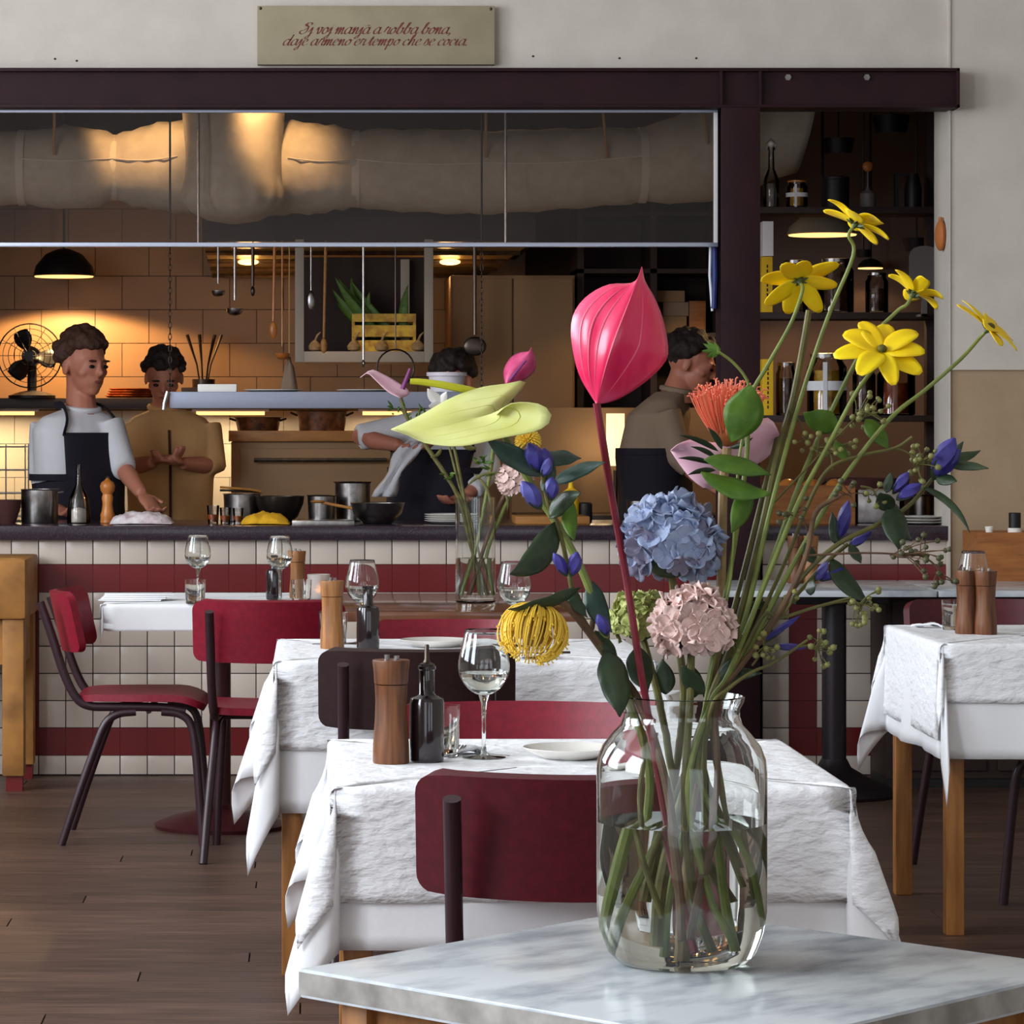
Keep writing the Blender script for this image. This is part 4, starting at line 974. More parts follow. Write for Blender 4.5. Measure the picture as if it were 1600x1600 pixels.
hydrangea('blue_hydrangea', 'round pale blue hydrangea head in the middle of the bouquet', (1046, 848), 78, .01, ('hydr_blue', 'hydr_mauve'), [(1050, 900, .02), (1060, 1000, .03), (1068, 1095, .03), (1050, 1250, .05), (1030, 1400, .05)], 62, 1, (1, .9, 1))
hydrangea('pink_hydrangea', 'round pale pink hydrangea head just above the vase rim', (1083, 977), 64, -.035, ('hydr_pink', 'hydr_pink'), [(1080, 1020, -.03), (1078, 1095, -.03), (1070, 1250, -.02), (1080, 1400, -.01), (1100, 1470, 0)], 60, 2, (1, .9, .98), -.6)
hydrangea('green_hydrangea', 'pale green hydrangea head behind the crimson stem', (1000, 968), 48, .05, ('hydr_green', 'hydr_green'), [(1005, 1000, .05), (1030, 1095, .03), (1060, 1250, .04), (1110, 1400, .05)], 40, 3, (1, .9, 1))
# ---- yellow pincushion, hanging over the left
f = pincushion('yellow_pincushion', 'drooping yellow pincushion flower left of the vase neck', (842, 944), (-.22, -.3, -.92), 82, 'pin_yellow', 'pin_core',
               [(848, 945, -.02), (868, 938, -.02), (890, 950, -.02), (930, 1000, -.01), (965, 1050, 0), (1000, 1100, 0), (1040, 1220, -.03), (1060, 1370, -.04), (1065, 1465, -.05)], 'stem_brown', 6.5, 230, 'down', -.02, 5)
for (a_, b_, w_) in (((900, 958), (872, 935), 10), ((908, 968), (900, 935), 9), ((925, 990), (930, 955), 9)): leaf(f, a_, b_, w_, 'stem_brown', .1, .3)
# ---- gentians
def gentian_buds(f, buds, pale=False):
    for (x0, y0, x1, y1, w_, dy, m) in buds:
        a_, b_ = V(x0, y0, dy), V(x1, y1, dy-.006); d = b_-a_; n_ = 9
        path = [a_+d*(i/n_) for i in range(n_+1)]; pr = (.35, .7, .88, .98, 1.0, .98, .9, .72, .45, .10)
        mb = MB(); rs_ = []
        t = d.normalized(); s1 = t.orthogonal().normalized(); s2 = t.cross(s1)
        for i, p in enumerate(path):
            ring = []
            for k in range(15):
                an = 2*PI*k/15+i*.12; rr = w_/2*PM*pr[i]*(1+.13*math.cos(5*(2*PI*k/15))); ring.append(p+s1*math.cos(an)*rr+s2*math.sin(an)*rr)
            rs_.append(ring)
        mb.rings(rs_); mb.build('bud', m, f, sharp=60)
        for k in (-1, 1): leafm(a_-d*.15, a_+d*.35+s1*k*w_*.55*PM, w_*.3*PM, 0, 0, .2, 6).build('sepal', 'leaf_dark', f)
f = flower('blue_gentian', 'gentian stem with violet-blue buds and dark leaves, left of the crimson stem')
stem(f, [(848, 742, -.03), (858, 790, -.02), (874, 830, -.02), (888, 890, -.02), (902, 950, -.01), (940, 1015, -.01), (978, 1085, 0), (1005, 1160, 0), (1000, 1250, -.02), (1010, 1330, -.03), (1040, 1430, -.03)], 3.6, 'stem_olive', r2=4.5)
gentian_buds(f, [(842, 733, 826, 692, 27, -.05, 'gentian'), (852, 735, 850, 700, 24, -.045, 'gentian'), (850, 742, 858, 716, 17, -.055, 'gentian_pale'), (842, 790, 815, 752, 25, -.05, 'gentian_pale'), (862, 778, 862, 745, 20, -.05, 'gentian_pale'),
                 (884, 896, 865, 864, 17, -.05, 'gentian'), (894, 897, 902, 862, 20, -.05, 'gentian'), (948, 990, 934, 960, 18, -.05, 'gentian')])
for (a_, b_, w_, m_, bw, rl) in (((858, 742, -.03), (760, 684, -.05), 40, 'leaf_teal', .10, .5), ((850, 718, -.0), (908, 716, .01), 32, 'leaf_teal', .15, .7), ((862, 755, -.03), (946, 722, -.06), 26, 'leaf_teal', .08, .6),
                              ((858, 810, -.03), (908, 770, -.06), 30, 'leaf_dark', .2, .5), ((892, 778, -.02), (898, 846, -.04), 26, 'leaf_mid', -.12, .2), ((868, 815, -.02), (796, 897, -.06), 46, 'leaf_dark', .28, .2),
                              ((908, 918, -.02), (794, 952, -.06), 30, 'leaf_dark', .16, .75), ((892, 915, -.01), (918, 965, -.03), 26, 'leaf_dark', -.1, .6), ((926, 908, 0), (956, 988, -.02), 36, 'leaf_teal', -.16, .2),
                              ((948, 1015, -.03), (968, 1120, -.06), 52, 'leaf_dark', .10, .3), ((1000, 1010, .0), (1012, 1082, -.02), 44, 'leaf_dark', -.1, .3), ((930, 985, .0), (965, 1030, -.02), 24, 'leaf_dark', 0, .4), ((848, 770, -.03), (866, 720, -.03), 22, 'leaf_dark', 0, .4)):
    leaf(f, a_, b_, w_, m_, bw, rl, .3, .42, .05)
f = flower('blue_gentian', 'gentian stem reaching right, dark blue buds against the wall corner')
stem(f, [(1462, 742, .02), (1420, 790, .01), (1370, 820, 0), (1310, 850, -.01), (1255, 900, -.01), (1195, 985, 0), (1140, 1070, 0), (1118, 1110, 0), (1100, 1200, .02), (1150, 1330, .03), (1172, 1420, .02)], 3.4, 'stem_olive', r2=5)
gentian_buds(f, [(1462, 742, 1492, 684, 34, .0, 'gentian'), (1470, 740, 1500, 702, 20, .0, 'gentian'), (1398, 768, 1420, 738, 17, 0, 'gentian'), (1405, 778, 1440, 756, 18, -.01, 'gentian')])
for (a_, b_, w_, bw, rl) in (((1480, 725, 0), (1545, 732, -.02), 18, .05, .6), ((1478, 715, 0), (1532, 704, .02), 18, -.1, .5), ((1470, 735, 0), (1505, 690, .03), 22, 0, .4), ((1440, 760, 0), (1515, 832, -.03), 13, .22, .3), ((1462, 745, 0), (1495, 752, -.02), 22, 0, .5),
                         ((1395, 790, 0), (1404, 858, -.03), 44, .05, .2), ((1390, 785, 0), (1425, 845, .02), 36, -.1, .4), ((1385, 770, 0), (1392, 738, 0), 16, 0, .3), ((1390, 800, 0), (1375, 770, -.02), 30, 0, .4), ((1270, 880, -.02), (1258, 848, -.03), 20, 0, .3)):
    leaf(f, a_, b_, w_, 'leaf_dark', bw, rl, .3)
f = flower('blue_gentian', 'gentian stem with narrow dark blue buds before the short worktop')
stem(f, [(1325, 850, .03), (1290, 880, .03), (1240, 935, .03), (1180, 1010, .02), (1130, 1080, .02), (1110, 1120, .02), (1130, 1250, .03), (1160, 1370, .02)], 3.2, 'stem_olive', r2=4.5)
gentian_buds(f, [(1312, 838, 1326, 782, 20, .03, 'gentian'), (1330, 852, 1362, 830, 15, .03, 'gentian'), (1275, 905, 1294, 878, 14, .03, 'gentian_pale'), (1285, 905, 1318, 888, 14, .03, 'gentian'), (1210, 1010, 1260, 1012, 11, .02, 'gentian'), (1195, 1000, 1250, 962, 10, .02, 'gentian')])
for (a_, b_, w_, bw, rl) in (((1300, 872, .03), (1358, 942, .0), 34, -.12, .4), ((1305, 850, .03), (1300, 800, .03), 18, 0, .4), ((1330, 850, .02), (1345, 880, 0), 20, 0, .4), ((1200, 950, .02), (1170, 942, 0), 18, 0, .6), ((1258, 920, .02), (1275, 915, 0), 24, 0, .6)):
    leaf(f, a_, b_, w_, 'leaf_dark', bw, rl, .3)
for (a_, b_, w_, bw, rl) in (((1120, 1080, 0), (1160, 1022, -.02), 26, .1, .3), ((1100, 1085, -.03), (1066, 1040, -.05), 30, .1, .3), ((1085, 1090, .03), (1075, 1035, .03), 36, 0, .2), ((1130, 1060, 0), (1190, 1052, -.03), 20, .1, .5), ((1150, 1040, .02), (1172, 985, .02), 22, -.1, .4), ((1040, 1085, .03), (1035, 1030, .03), 34, 0, .2), ((1170, 1010, .02), (1225, 985, .02), 18, .1, .4)):
    leaf(f, a_, b_, w_, 'leaf_dark', bw, rl, .3)
# ---- berry branches
bm_ = {}
for m in ('berry', 'berry_dark'): mb = MB(); mb.ell((0, 0, 0), (1, 1, .92), 10, 7); mb.tube([(0, 0, .85), (0, 0, 1.2)], .18, 5); bm_[m] = mb.mesh('berry', m)
def berry_branch(label, main, r, clusters, seed, m='stem_olive', bmat='berry', leaves=()):
    f = flower('berry_branch', label, 'branch', group='berry branches in the big vase'); rg = random.Random(seed); stem(f, main, r, m, r2=r*1.6)
    for (ax_, ay_, cx_, cy_, rx, ry, nb, dy) in clusters:
        stem(f, [(ax_, ay_, dy), ((ax_+cx_)/2+4, (ay_+cy_)/2-4, dy), (cx_, cy_, dy)], 1.9, m, 'twig', 1.3)
        for k in range(nb):
            th = rg.uniform(0, 2*PI); q = math.sqrt(rg.random()); bx, by_ = cx_+rx*q*math.cos(th), cy_+ry*q*math.sin(th); bd = dy+rg.uniform(-.025, .025)
            nx_, ny_ = ax_+(cx_-ax_)*rg.uniform(.7, 1), ay_+(cy_-ay_)*rg.uniform(.7, 1)
            stem(f, [(nx_, ny_, dy), ((nx_+bx)/2+rg.uniform(-4, 4), (ny_+by_)/2+rg.uniform(-5, 3), (dy+bd)/2), (bx, by_, bd)], 1.0, m, 'twig', .8, seg=5, n=3)
            o = link('berry', bm_[bmat], f, V(bx, by_, bd)-base0); s = rg.uniform(3.8, 5.4)*PM; o.scale = (s, s, s); o.rotation_euler = (rg.uniform(-1, 1), rg.uniform(-1, 1), 0)
    for (a_, b_, w_, mm) in leaves: leaf(f, a_, b_, w_, mm, .1, .4, .3)
    return f
berry_branch('thick upright branch with green berries and small leaves above the jar shelf', [(1264, 485, .05), (1255, 540, .05), (1238, 630, .04), (1218, 700, .03), (1192, 820, .02), (1165, 930, .01), (1140, 1020, 0), (1110, 1095, 0), (1072, 1220, .0), (1042, 1370, 0), (1035, 1465, 0)], 5.0,
             [(1195, 800, 1300, 690, 40, 28, 12, .02), (1290, 700, 1350, 640, 42, 30, 20, .02), (1232, 640, 1262, 690, 22, 16, 5, .03)], 1, leaves=[((1310, 668, .01), (1256, 645, 0), 42, 'leaf_mid'), ((1352, 655, .01), (1388, 702, 0), 32, 'leaf_mid'), ((1305, 690, .01), (1322, 722, 0), 22, 'leaf_mid')])
berry_branch('brown branch with long twigs of dark berries over the marble bistro table', [(1312, 775, -.03), (1275, 800, -.03), (1262, 860, -.03), (1238, 920, -.03), (1200, 985, -.02), (1150, 1050, -.02), (1118, 1100, -.02), (1120, 1230, -.03), (1090, 1380, -.03), (1075, 1460, -.03)], 3.6,
             [(1258, 868, 1440, 868, 46, 36, 22, -.03), (1425, 862, 1475, 900, 24, 20, 9, -.03), (1280, 790, 1330, 770, 30, 25, 7, -.03), (1262, 830, 1240, 800, 30, 30, 8, -.02)], 2, 'stem_brown', 'berry_dark')
berry_branch('thin branch with a cluster of green berries before the tiled counter corner', [(1425, 683, .0), (1398, 700, 0), (1345, 712, .0), (1295, 732, .0), (1262, 790, .01), (1230, 870, .01), (1180, 980, .01), (1130, 1080, .01), (1112, 1120, .01), (1130, 1240, .0), (1150, 1400, 0)], 2.4,
             [(1398, 700, 1440, 728, 30, 34, 24, 0), (1345, 760, 1370, 775, 20, 24, 6, 0), (1300, 735, 1290, 700, 26, 18, 6, 0)], 3)
berry_branch('low branch with pale green berries in front of the iron pedestal', [(1330, 934, -.02), (1270, 950, -.02), (1220, 965, -.02), (1195, 960, -.02), (1165, 1010, -.02), (1130, 1075, -.02), (1108, 1110, -.02), (1060, 1230, -.02), (1020, 1360, -.02)], 2.4,
             [(1300, 942, 1350, 945, 34, 44, 20, -.02), (1222, 965, 1240, 930, 14, 10, 3, -.02)], 4)
berry_branch('lowest branch with pale berries just above the vase shoulder', [(1262, 1000, -.03), (1210, 1035, -.03), (1175, 1050, -.03), (1140, 1075, -.03), (1110, 1110, -.03), (1100, 1230, .0), (1130, 1380, .02)], 2.2,
             [(1250, 1010, 1280, 1015, 24, 32, 13, -.03), (1175, 1040, 1195, 1010, 26, 22, 10, -.03), (1150, 1040, 1140, 1000, 24, 30, 8, -.02)], 5)

# ================================================================== SLIM VASE ON THE WOODEN TABLE
SC_ = on(743, 941, TZ); SY = SC_.y; SM = SY/F
sv = thing('slim_vase', 'slim straight glass vase on the bare wooden table by the counter', 'vase', SC_)
R_, Hs = 31.5*SM, (941-777)*SM
MB().lathe([(.0005, 0), (R_-.003, 0), (R_, .003), (R_, Hs), (R_-.003, Hs), (R_-.003, .012), (.0005, .012)], 36).build('cylinder', 'glass', sv, world=False)
MB().lathe([(.0005, .0115), (R_-.0026, .0115), (R_-.0026, Hs*.42), (.0005, Hs*.42)], 36).build('water', 'water', sv, world=False)
b1 = SC_+Vector((0, 0, .02))
def flower2(name, label, cat='flower'): return thing(name, label, cat, b1, 0, 'flowers in the slim vase')
def leaf2(parent, a, b, w, m, bow=0, roll=0): return leafm(P(a[0], a[1], SY), P(b[0], b[1], SY-.02), w*SM, bow, roll, .3).build('leaf', m, parent, sharp=180)
f = flower2('pink_anthurium', 'small dusty pink anthurium with purple spadix, left in the slim vase')
g = spathe_grid([(626, 622), (606, 612), (585, 592), (574, 583), (563, 590)], [(626, 622), (612, 606), (592, 590), (577, 581), (563, 590)], [(626, 622), (641, 614), (622, 598), (595, 583), (580, 578), (563, 590)], lambda u, v: .03*v, 14, 4, SY)
MB().sheet(g, .002).build('spathe', 'anth_blush', f, sharp=180)
stem(f, [(629, 608, -.02), (635, 592, -.02), (641, 576, -.02)], 4, 'spadix_purple', 'spadix', 2.5, Yc=SY)
stem(f, [(626, 622), (640, 660), (672, 705), (715, 775), (735, 850), (758, 930)], 3, 'stem_olive', Yc=SY)
f = flower2('pink_anthurium', 'small bright pink anthurium with dark spadix, upright above the lime one')
g = spathe_grid([(790, 602), (787, 580), (797, 560), (812, 551), (828, 549), (830, 543)], [(790, 602), (806, 575), (822, 556), (830, 543)], [(790, 602), (818, 594), (836, 578), (836, 558), (832, 550), (830, 543)], lambda u, v: .04*(v*v)*math.sin(PI*u)-.02, 16, 5, SY)
MB().sheet(g, .002).build('spathe', 'anth_pink', f, sharp=180)
stem(f, [(797, 594, -.03), (808, 580, -.04), (822, 563, -.04)], 2.6, 'spadix_purple', 'spadix', 1.6, Yc=SY)
stem(f, [(790, 602), (782, 640), (772, 690), (762, 760), (745, 850), (725, 930)], 3, 'stem_green', Yc=SY)
f = flower2('white_flower', 'small white flower behind the tip of the lime anthurium')
for (a_, b_, w_) in (((690, 632), (668, 607), 18), ((690, 634), (698, 612), 14), ((690, 634), (670, 634), 18)): leafm(P(a_[0], a_[1], SY), P(b_[0], b_[1], SY-.02), w_*SM, .1, .2, .3).build('petal', 'porcelain', f, sharp=180)
stem(f, [(690, 633), (705, 680), (722, 760), (740, 860), (750, 930)], 2.6, 'stem_olive', Yc=SY)
f = flower2('yellow_pincushion', 'small yellow pincushion in the slim vase under the lime anthurium'); mb = MB(); rg = random.Random(4); c_ = P(825, 690, SY+.02)
for k in range(110):
    z = 1-(k+.5)/110*1.5; ph = k*2.4; s = math.sqrt(max(0, 1-z*z)); d = Vector((s*math.cos(ph), s*math.sin(ph), z)); mb.tube([c_+d*.012, c_+d*.03+Vector((0, 0, .004)), c_+d*.043], [.0018, .0016, .002], 4)
mb.build('filaments', 'pin_yellow', f)['kind'] = 'stuff'; MB().ell(c_, .016, 10, 8).build('flower_core', 'pin_core', f)
stem(f, [(825, 700, .02), (808, 740, .01), (780, 790), (755, 860), (735, 930)], 3, 'stem_brown', Yc=SY)
f = flower2('white_hydrangea', 'pale pink and white hydrangea head in the slim vase'); c_ = P(804, 750, SY+.01); rg = random.Random(9)
for k in range(44):
    z = 1-(k+.5)/44*1.8; ph = k*2.4; s = math.sqrt(max(0, 1-z*z)); d = Vector((s*math.cos(ph), s*math.sin(ph), z)); key = ('hydr_pink', k % 4)
    o = link('floret', FLM[key], f, c_+d*.052-b1); o.rotation_mode = 'QUATERNION'; o.rotation_quaternion = d.to_track_quat('Z', 'Y'); o.scale = (.017,)*3
MB().ell(c_, .042, 10, 8).build('flower_heart', 'leaf_dark', f)
stem(f, [(804, 765, .01), (785, 800), (760, 870), (765, 930)], 3, 'stem_green', Yc=SY)
f = flower2('fern_sprig', 'feathery green fern sprig in the slim vase', 'foliage'); rg = random.Random(2)
stem(f, [(628, 640), (660, 690), (700, 750), (728, 800), (748, 930)], 2.2, 'stem_olive', Yc=SY); stem(f, [(775, 660), (770, 720), (755, 800), (738, 870), (722, 930)], 2, 'stem_brown', Yc=SY); stem(f, [(700, 690), (718, 760), (732, 800), (765, 930)], 2, 'stem_olive', Yc=SY)
for k in range(46):
    a0 = rg.choice(((622, 640), (645, 655), (668, 648), (750, 720), (768, 740), (700, 745))); a_ = (a0[0]+rg.uniform(-10, 10), a0[1]+rg.uniform(-6, 6)); leaf2(f, a_, (a_[0]+rg.uniform(-16, 16), a_[1]+rg.uniform(-16, 8)), 3.4, 'leaf_mid', rg.uniform(-.2, .2))
for (a_, b_, w_) in (((740, 740), (765, 800), 5), ((730, 760), (790, 740), 5), ((775, 750), (792, 800), 6), ((745, 700), (720, 690), 8), ((690, 700), (672, 715), 6)): leaf2(f, a_, b_, w_, 'stem_olive', .3)
# ================================================================== THE KITCHEN
def point(name, loc, power, col, r=.05):
    l = bpy.data.lights.new(name, 'POINT'); l.energy = power; l.color = col; l.shadow_soft_size = r; o = bpy.data.objects.new(name, l); o.location = loc; COL.objects.link(o); return o
def spot(name, loc, target, power, col, ang=60, blend=.6, r=.04):
    l = bpy.data.lights.new(name, 'SPOT'); l.energy = power; l.color = col; l.spot_size = math.radians(ang); l.spot_blend = blend; l.shadow_soft_size = r
    o = bpy.data.objects.new(name, l); o.location = loc; o.rotation_euler = (Vector(target)-Vector(loc)).to_track_quat('-Z', 'Y').to_euler(); COL.objects.link(o); return o
WARM = (1.0, .62, .27); WARM2 = (1.0, .74, .46)
def interp(tab, x):
    for (x0, a), (x1, b) in zip(tab, tab[1:]):
        if x <= x1: return a+(b-a)*max(0, (x-x0)/(x1-x0))
    return tab[-1][1]
# ---- fabric air duct
DY = 13.3; k = DY/F
dt = thing('fabric_duct', 'fat pale fabric air duct running along under the kitchen ceiling', 'air duct', P(365, 262, DY))
RT = [(-320, 62), (-60, 62), (35, 57), (100, 66), (160, 60), (178, 49), (200, 58), (245, 68), (300, 74), (440, 74), (500, 70), (540, 64), (555, 58), (575, 63), (700, 66), (850, 64), (985, 60), (1003, 57), (1030, 64), (1090, 76), (1150, 84), (1260, 88)]
RC = [(-320, 262), (35, 262), (175, 262), (300, 260), (555, 264), (760, 270), (1003, 258), (1080, 244), (1150, 225), (1260, 180)]
rs_ = []; xs = [-320+ (1580/120)*i for i in range(121)]
for x in xs:
    r = interp(RT, x); cy_ = interp(RC, x); ring = []
    for j in range(28):
        a = 2*PI*j/28; wr = 1+.02*math.sin(x*.09+3*a)+.028*math.sin(x*.21-5*a)*(1 if abs(x-230) < 90 or abs(x-500) < 60 else .25)
        ring.append(P(x+.12*(max(0, x-1000))*math.sin(a)*.5, cy_-r*wr*math.sin(a), DY)+Vector((0, -r*wr*k*math.cos(a), 0)))
    rs_.append(ring)
MB().rings(rs_).build('duct', 'canvas', dt, sharp=180)
rs_ = []
VT = [(40, 84), (120, 82), (180, 80), (230, 76), (280, 77), (300, 80), (315, 79), (332, 66), (345, 40), (350, 8)]
for i in range(44):
    y_ = 40+310*(i/43)**.8; r = interp(VT, y_); ring = []
    for j in range(48):
        a = 2*PI*j/48; g_ = 1+(.05*math.sin(16*a)*max(0, 1-abs(y_-308)/30) if y_ > 200 else 0); ring.append(P(365+r*g_*math.cos(a), y_+.10*r*math.sin(a)*0, DY-.16)+Vector((0, r*g_*k*math.sin(a), 0)))
    rs_.append(ring)
MB().rings(rs_).build('branch_duct', 'canvas', dt, sharp=180)
for x in (35, 178, 555, 1003):
    r = interp(RT, x)+2.5; c0 = interp(RC, x); rings_ = []
    for xx in (x-6, x+6): rings_.append([P(xx, c0-r*math.sin(2*PI*j/32), DY)+Vector((0, -r*k*math.cos(2*PI*j/32), 0)) for j in range(32)])
    MB().rings(rings_).build('strap', 'canvas_strap', dt)
for (xa, xb) in ((36, 178), (556, 756), (756, 1003), (178, 280), (450, 552)):
    pts = []
    for i in range(9):
        x = xa+(xb-xa)*i/8; r = interp(RT, x)+.6; yy = interp(RC, x)-10-6*math.sin(PI*i/8)*-.8; a = math.asin(max(-1, min(1, (interp(RC, x)-yy)/r))); pts.append(P(x, yy, DY)+Vector((0, -r*k*math.cos(a)-.004, 0)))
    MB().tube(pts, .004, 6).build('seam', 'canvas_strap', dt)
for (x, y1_, dx) in ((90, 248, -4), (756, 252, 2), (943, 252, -12), (1096, 232, -12)):
    r = interp(RT, x)+2; a = math.asin(max(-1, min(1, (interp(RC, x)-y1_)/r))); e = P(x, y1_, DY)+Vector((0, -r*k*math.cos(a)-.006, 0)); MB().tube([e, P(x+dx, 60, DY-.15)], .006, 8).build('hanger_cord', 'rope', dt)
# two spot lamps that light the duct, clipped under the ceiling
for i, (px_, tx, ty, pw, an) in enumerate(((205, 225, 215, 24, 58), (415, 425, 250, 24, 66))):
    p = P(px_, 95, 12.75); t = thing('clip_lamp', ('left', 'right')[i]+' small dark spot lamp under the kitchen ceiling aimed at the fabric duct', 'lamp', p)
    MB().lathe([(.02, .05), (.05, .03), (.06, -.02), (.055, -.02), (.045, .02), (.001, .03)], 16).build('shade', 'lamp_dark', t, world=False); MB().tube([(0, 0, .05), (0, 0, 3.3-p.z)], .008, 8).build('rod', 'lamp_dark', t, world=False)
    spot('clip_lamp_light', p+Vector((0, .0, -.03)), P(tx, ty, DY-.1), pw, WARM, an)
# ---- extraction hood
hd = thing('extraction_hood', 'wide metal extraction hood with a lit yellow underside over the stove', 'extraction hood', P(570, 380, 14.0))
A = P(316, 376, 13.62); B = P(836, 376, 13.62); C_ = P(332, 430, 14.93); D_ = P(758, 430, 14.93)
MB().box(A.x, B.x, 13.60, 13.62, A.z-.005, A.z+.42).build('front_panel', 'hood_dark', hd, smooth=False)
un = MB().add([A, B, D_, C_, A+Vector((0, 0, .02)), B+Vector((0, 0, .02)), D_+Vector((0, 0, .02)), C_+Vector((0, 0, .02))], [(0, 1, 2, 3), (4, 7, 6, 5), (0, 4, 5, 1), (1, 5, 6, 2), (2, 6, 7, 3), (3, 7, 4, 0)]).build('underside', 'hood_inside', hd, smooth=False)
for t_ in (.28, .52, .74, .95):
    a, b = A.lerp(C_, t_), B.lerp(D_, t_); MB().tube([a+Vector((0, 0, -.01)), b+Vector((0, 0, -.01))], .011, 6).build('rib', 'steel', un)
for (px_, py_) in ((388, 403), (703, 403)):
    t_ = .52; c = A.lerp(C_, t_); c.x = (px_-PX)*c.y/F; c.z -= .012
    MB().ell(c, (.05, .05, .014), 16, 8).build('bulb', 'glow_hood', un); point('hood_light', c+Vector((0, 0, -.07)), 1.6, WARM, .05)
MB().box(B.x-.02, B.x, 13.62, 14.95, B.z-.01, B.z+.42).build('side_panel', 'hood_dark', hd, smooth=False); MB().box(A.x, A.x+.02, 13.62, 14.95, A.z-.01, A.z+.42).build('side_panel', 'hood_dark', hd, smooth=False)
# ---- pendant lamps
def pendant(label, px_, py_, Y, rpx, m, power, glow='glow_warm', hpx=42):
    p = P(px_, py_, Y); s = Y/F; r = rpx*s; h_ = hpx*s; t = thing('pendant_lamp', label, 'lamp', p, 0, 'pendant lamps')
    MB().lathe([(r, 0), (r*.93, h_*.35), (r*.6, h_*.8), (r*.2, h_), (r*.15, h_), (r*.55, h_*.74), (r*.88, h_*.3), (r*.97, .0)], 32).build('shade', m, t, world=False)
    MB().lathe([(r*.96, -.002), (r*.95, -.006), (.001, -.008)], 28).build('diffuser', glow, t, world=False)
    MB().tube([(0, 0, h_*.9), (0, 0, 3.3-p.z)], .006, 8).build('cord', 'black', t, world=False)
    spot('pendant_light', p+Vector((0, 0, -.06)), p+Vector((0, 0, -1)), power, WARM, 152, .15, .03)
pendant('dark pendant lamp with a glowing rim above the fan', 100, 431, 14.62, 48, 'lamp_dark', 66)
pendant('pendant lamp glowing orange behind the jar shelf, under the top board', 1285, 366, 13.5, 55, 'lamp_cream', 22, hpx=34)
pendant('small distant pendant lamp behind the jar shelf, low on the right', 1360, 418, 14.4, 20, 'lamp_dark', .8, hpx=14)
# ---- ledge on the back wall with a light under it
LZ = H-(622-670)*14.65/F
lg = recentre(MB().box(-2.4, (460-PX)*14.65/F+.68, 14.65, 14.985, LZ-.05, LZ, .003).build('wall_ledge', 'hood_dark'), (-.5, 14.98, LZ-.05)); tag(lg, 'long dark ledge on the tiled back wall of the kitchen', 'shelf')
for (x0_, x1_) in ((-150, 60), (300, 420), (560, 680)):
    a, b = P(x0_, 0, 14.75).x, P(x1_, 0, 14.75).x; t = thing('strip_light', {-150: 'left', 300: 'middle', 560: 'right'}[x0_]+' strip light fixed under the dark wall ledge', 'lamp', ((a+b)/2, 14.76, LZ-.075))
    MB().box(a, b, 14.74, 14.78, LZ-.062, LZ-.05).build('housing', 'white_paint', t, smooth=False); MB().tube([(a+.02, 14.76, LZ-.07), (b-.02, 14.76, LZ-.07)], .009, 8).build('tube', 'glow_warm', t)
    area('strip_glow', ((a+b)/2, 14.76, LZ-.085), (0, 0, 0), b-a-.05, .03, 4.5*(b-a)/.5, (1, .78, .5))
# fan
fp = P(47, 556, 14.55); fs = 14.55/F; t = thing('table_fan', 'dark table fan in a round wire guard on the wall ledge', 'fan', (fp.x, 14.72, LZ))
for r in (50, 42, 33, 24, 15):
    MB().tube([fp+Vector((r*fs*math.cos(a*PI/20), -.05+.02*(r/50)**2*2, r*fs*math.sin(a*PI/20))) for a in range(41)], .0035 if r == 50 else .0016, 6, caps=False).build('guard_ring', 'black', t)
for i in range(12): a = 2*PI*i/12; MB().tube([fp+Vector((.02*math.cos(a), -.052, .02*math.sin(a))), fp+Vector((50*fs*math.cos(a), -.01, 50*fs*math.sin(a)))], .0014, 5).build('guard_wire', 'black', t)
for i in range(3):
    a0 = PI*.62+2*PI*i/3; g = []
    for q in range(8):
        u = q/7; rr = (8+34*u)*fs; wd = (.20+.75*math.sin(PI*min(1, .15+u*.72)))*.72
        g.append([fp+Vector((rr*math.cos(a0+wd*v*.75), .02*v, rr*math.sin(a0+wd*v*.75))) for v in (-1, -.5, 0, .5, 1)])
    MB().sheet(g, .004).build('blade', 'black', t, sharp=180)
MB().tube([fp+Vector((0, -.03, 0)), fp+Vector((0, .06, 0))], .028, 16).build('hub', 'black', t); MB().tube([fp+Vector((0, .05, 0)), fp+Vector((0, .15, 0))], .045, 16).build('motor', 'black', t)
MB().tube([fp+Vector((0, .10, 0)), (fp.x, fp.y+.10, LZ+.02)], .022, 12).build('stand', 'black', t); MB().lathe([(.11, 0), (.11, .012), (.06, .028), (.025, .035)], 24, (fp.x, fp.y+.10, LZ)).build('base', 'black', t)
# things on the ledge
def ledge(px_): return Vector(((px_-PX)*14.78/F, 14.78, LZ))
for i in range(4):
    o = MB().lathe([(.10, .003), (.115, .012), (.112, .014), (.09, .006), (.001, .005)], 24).build('baking_tray', 'amber'); o.location = ledge(204)+Vector((.006*i, 0, .011*i)); o.scale = (1.05, .9, 1); tag(o, ('bottom', 'second', 'third', 'top')[i]+' one of the stacked orange-brown trays between the two chefs', 'tray', 'stacked trays on the ledge')
p = ledge(318); t = thing('utensil_pot', 'dark pot holding a bunch of whisks on the wall ledge', 'utensil pot', p); MB().lathe([(.05, 0), (.055, .09), (.051, .09), (.047, .004), (.001, .004)], 20).build('pot', 'steel_dark', t, world=False)
for i in range(7):
    a = i*.9; MB().tube([(0.01*math.cos(a), .01*math.sin(a), .02), (.035*math.cos(a), .03*math.sin(a), .16), (.085*math.cos(a), .05*math.sin(a), .30)], [.004, .004, .009], 6).build('whisk', 'steel_dark', t, world=False)
p = ledge(318)+Vector((.0, -.02, 0)); o = MB().box(-.10, .10, -.105, -.042, 0, .05, .004).build('low_crate', 'door_dark'); o.location = p; tag(o, 'low dark crate in front of the whisk pot on the ledge', 'crate')
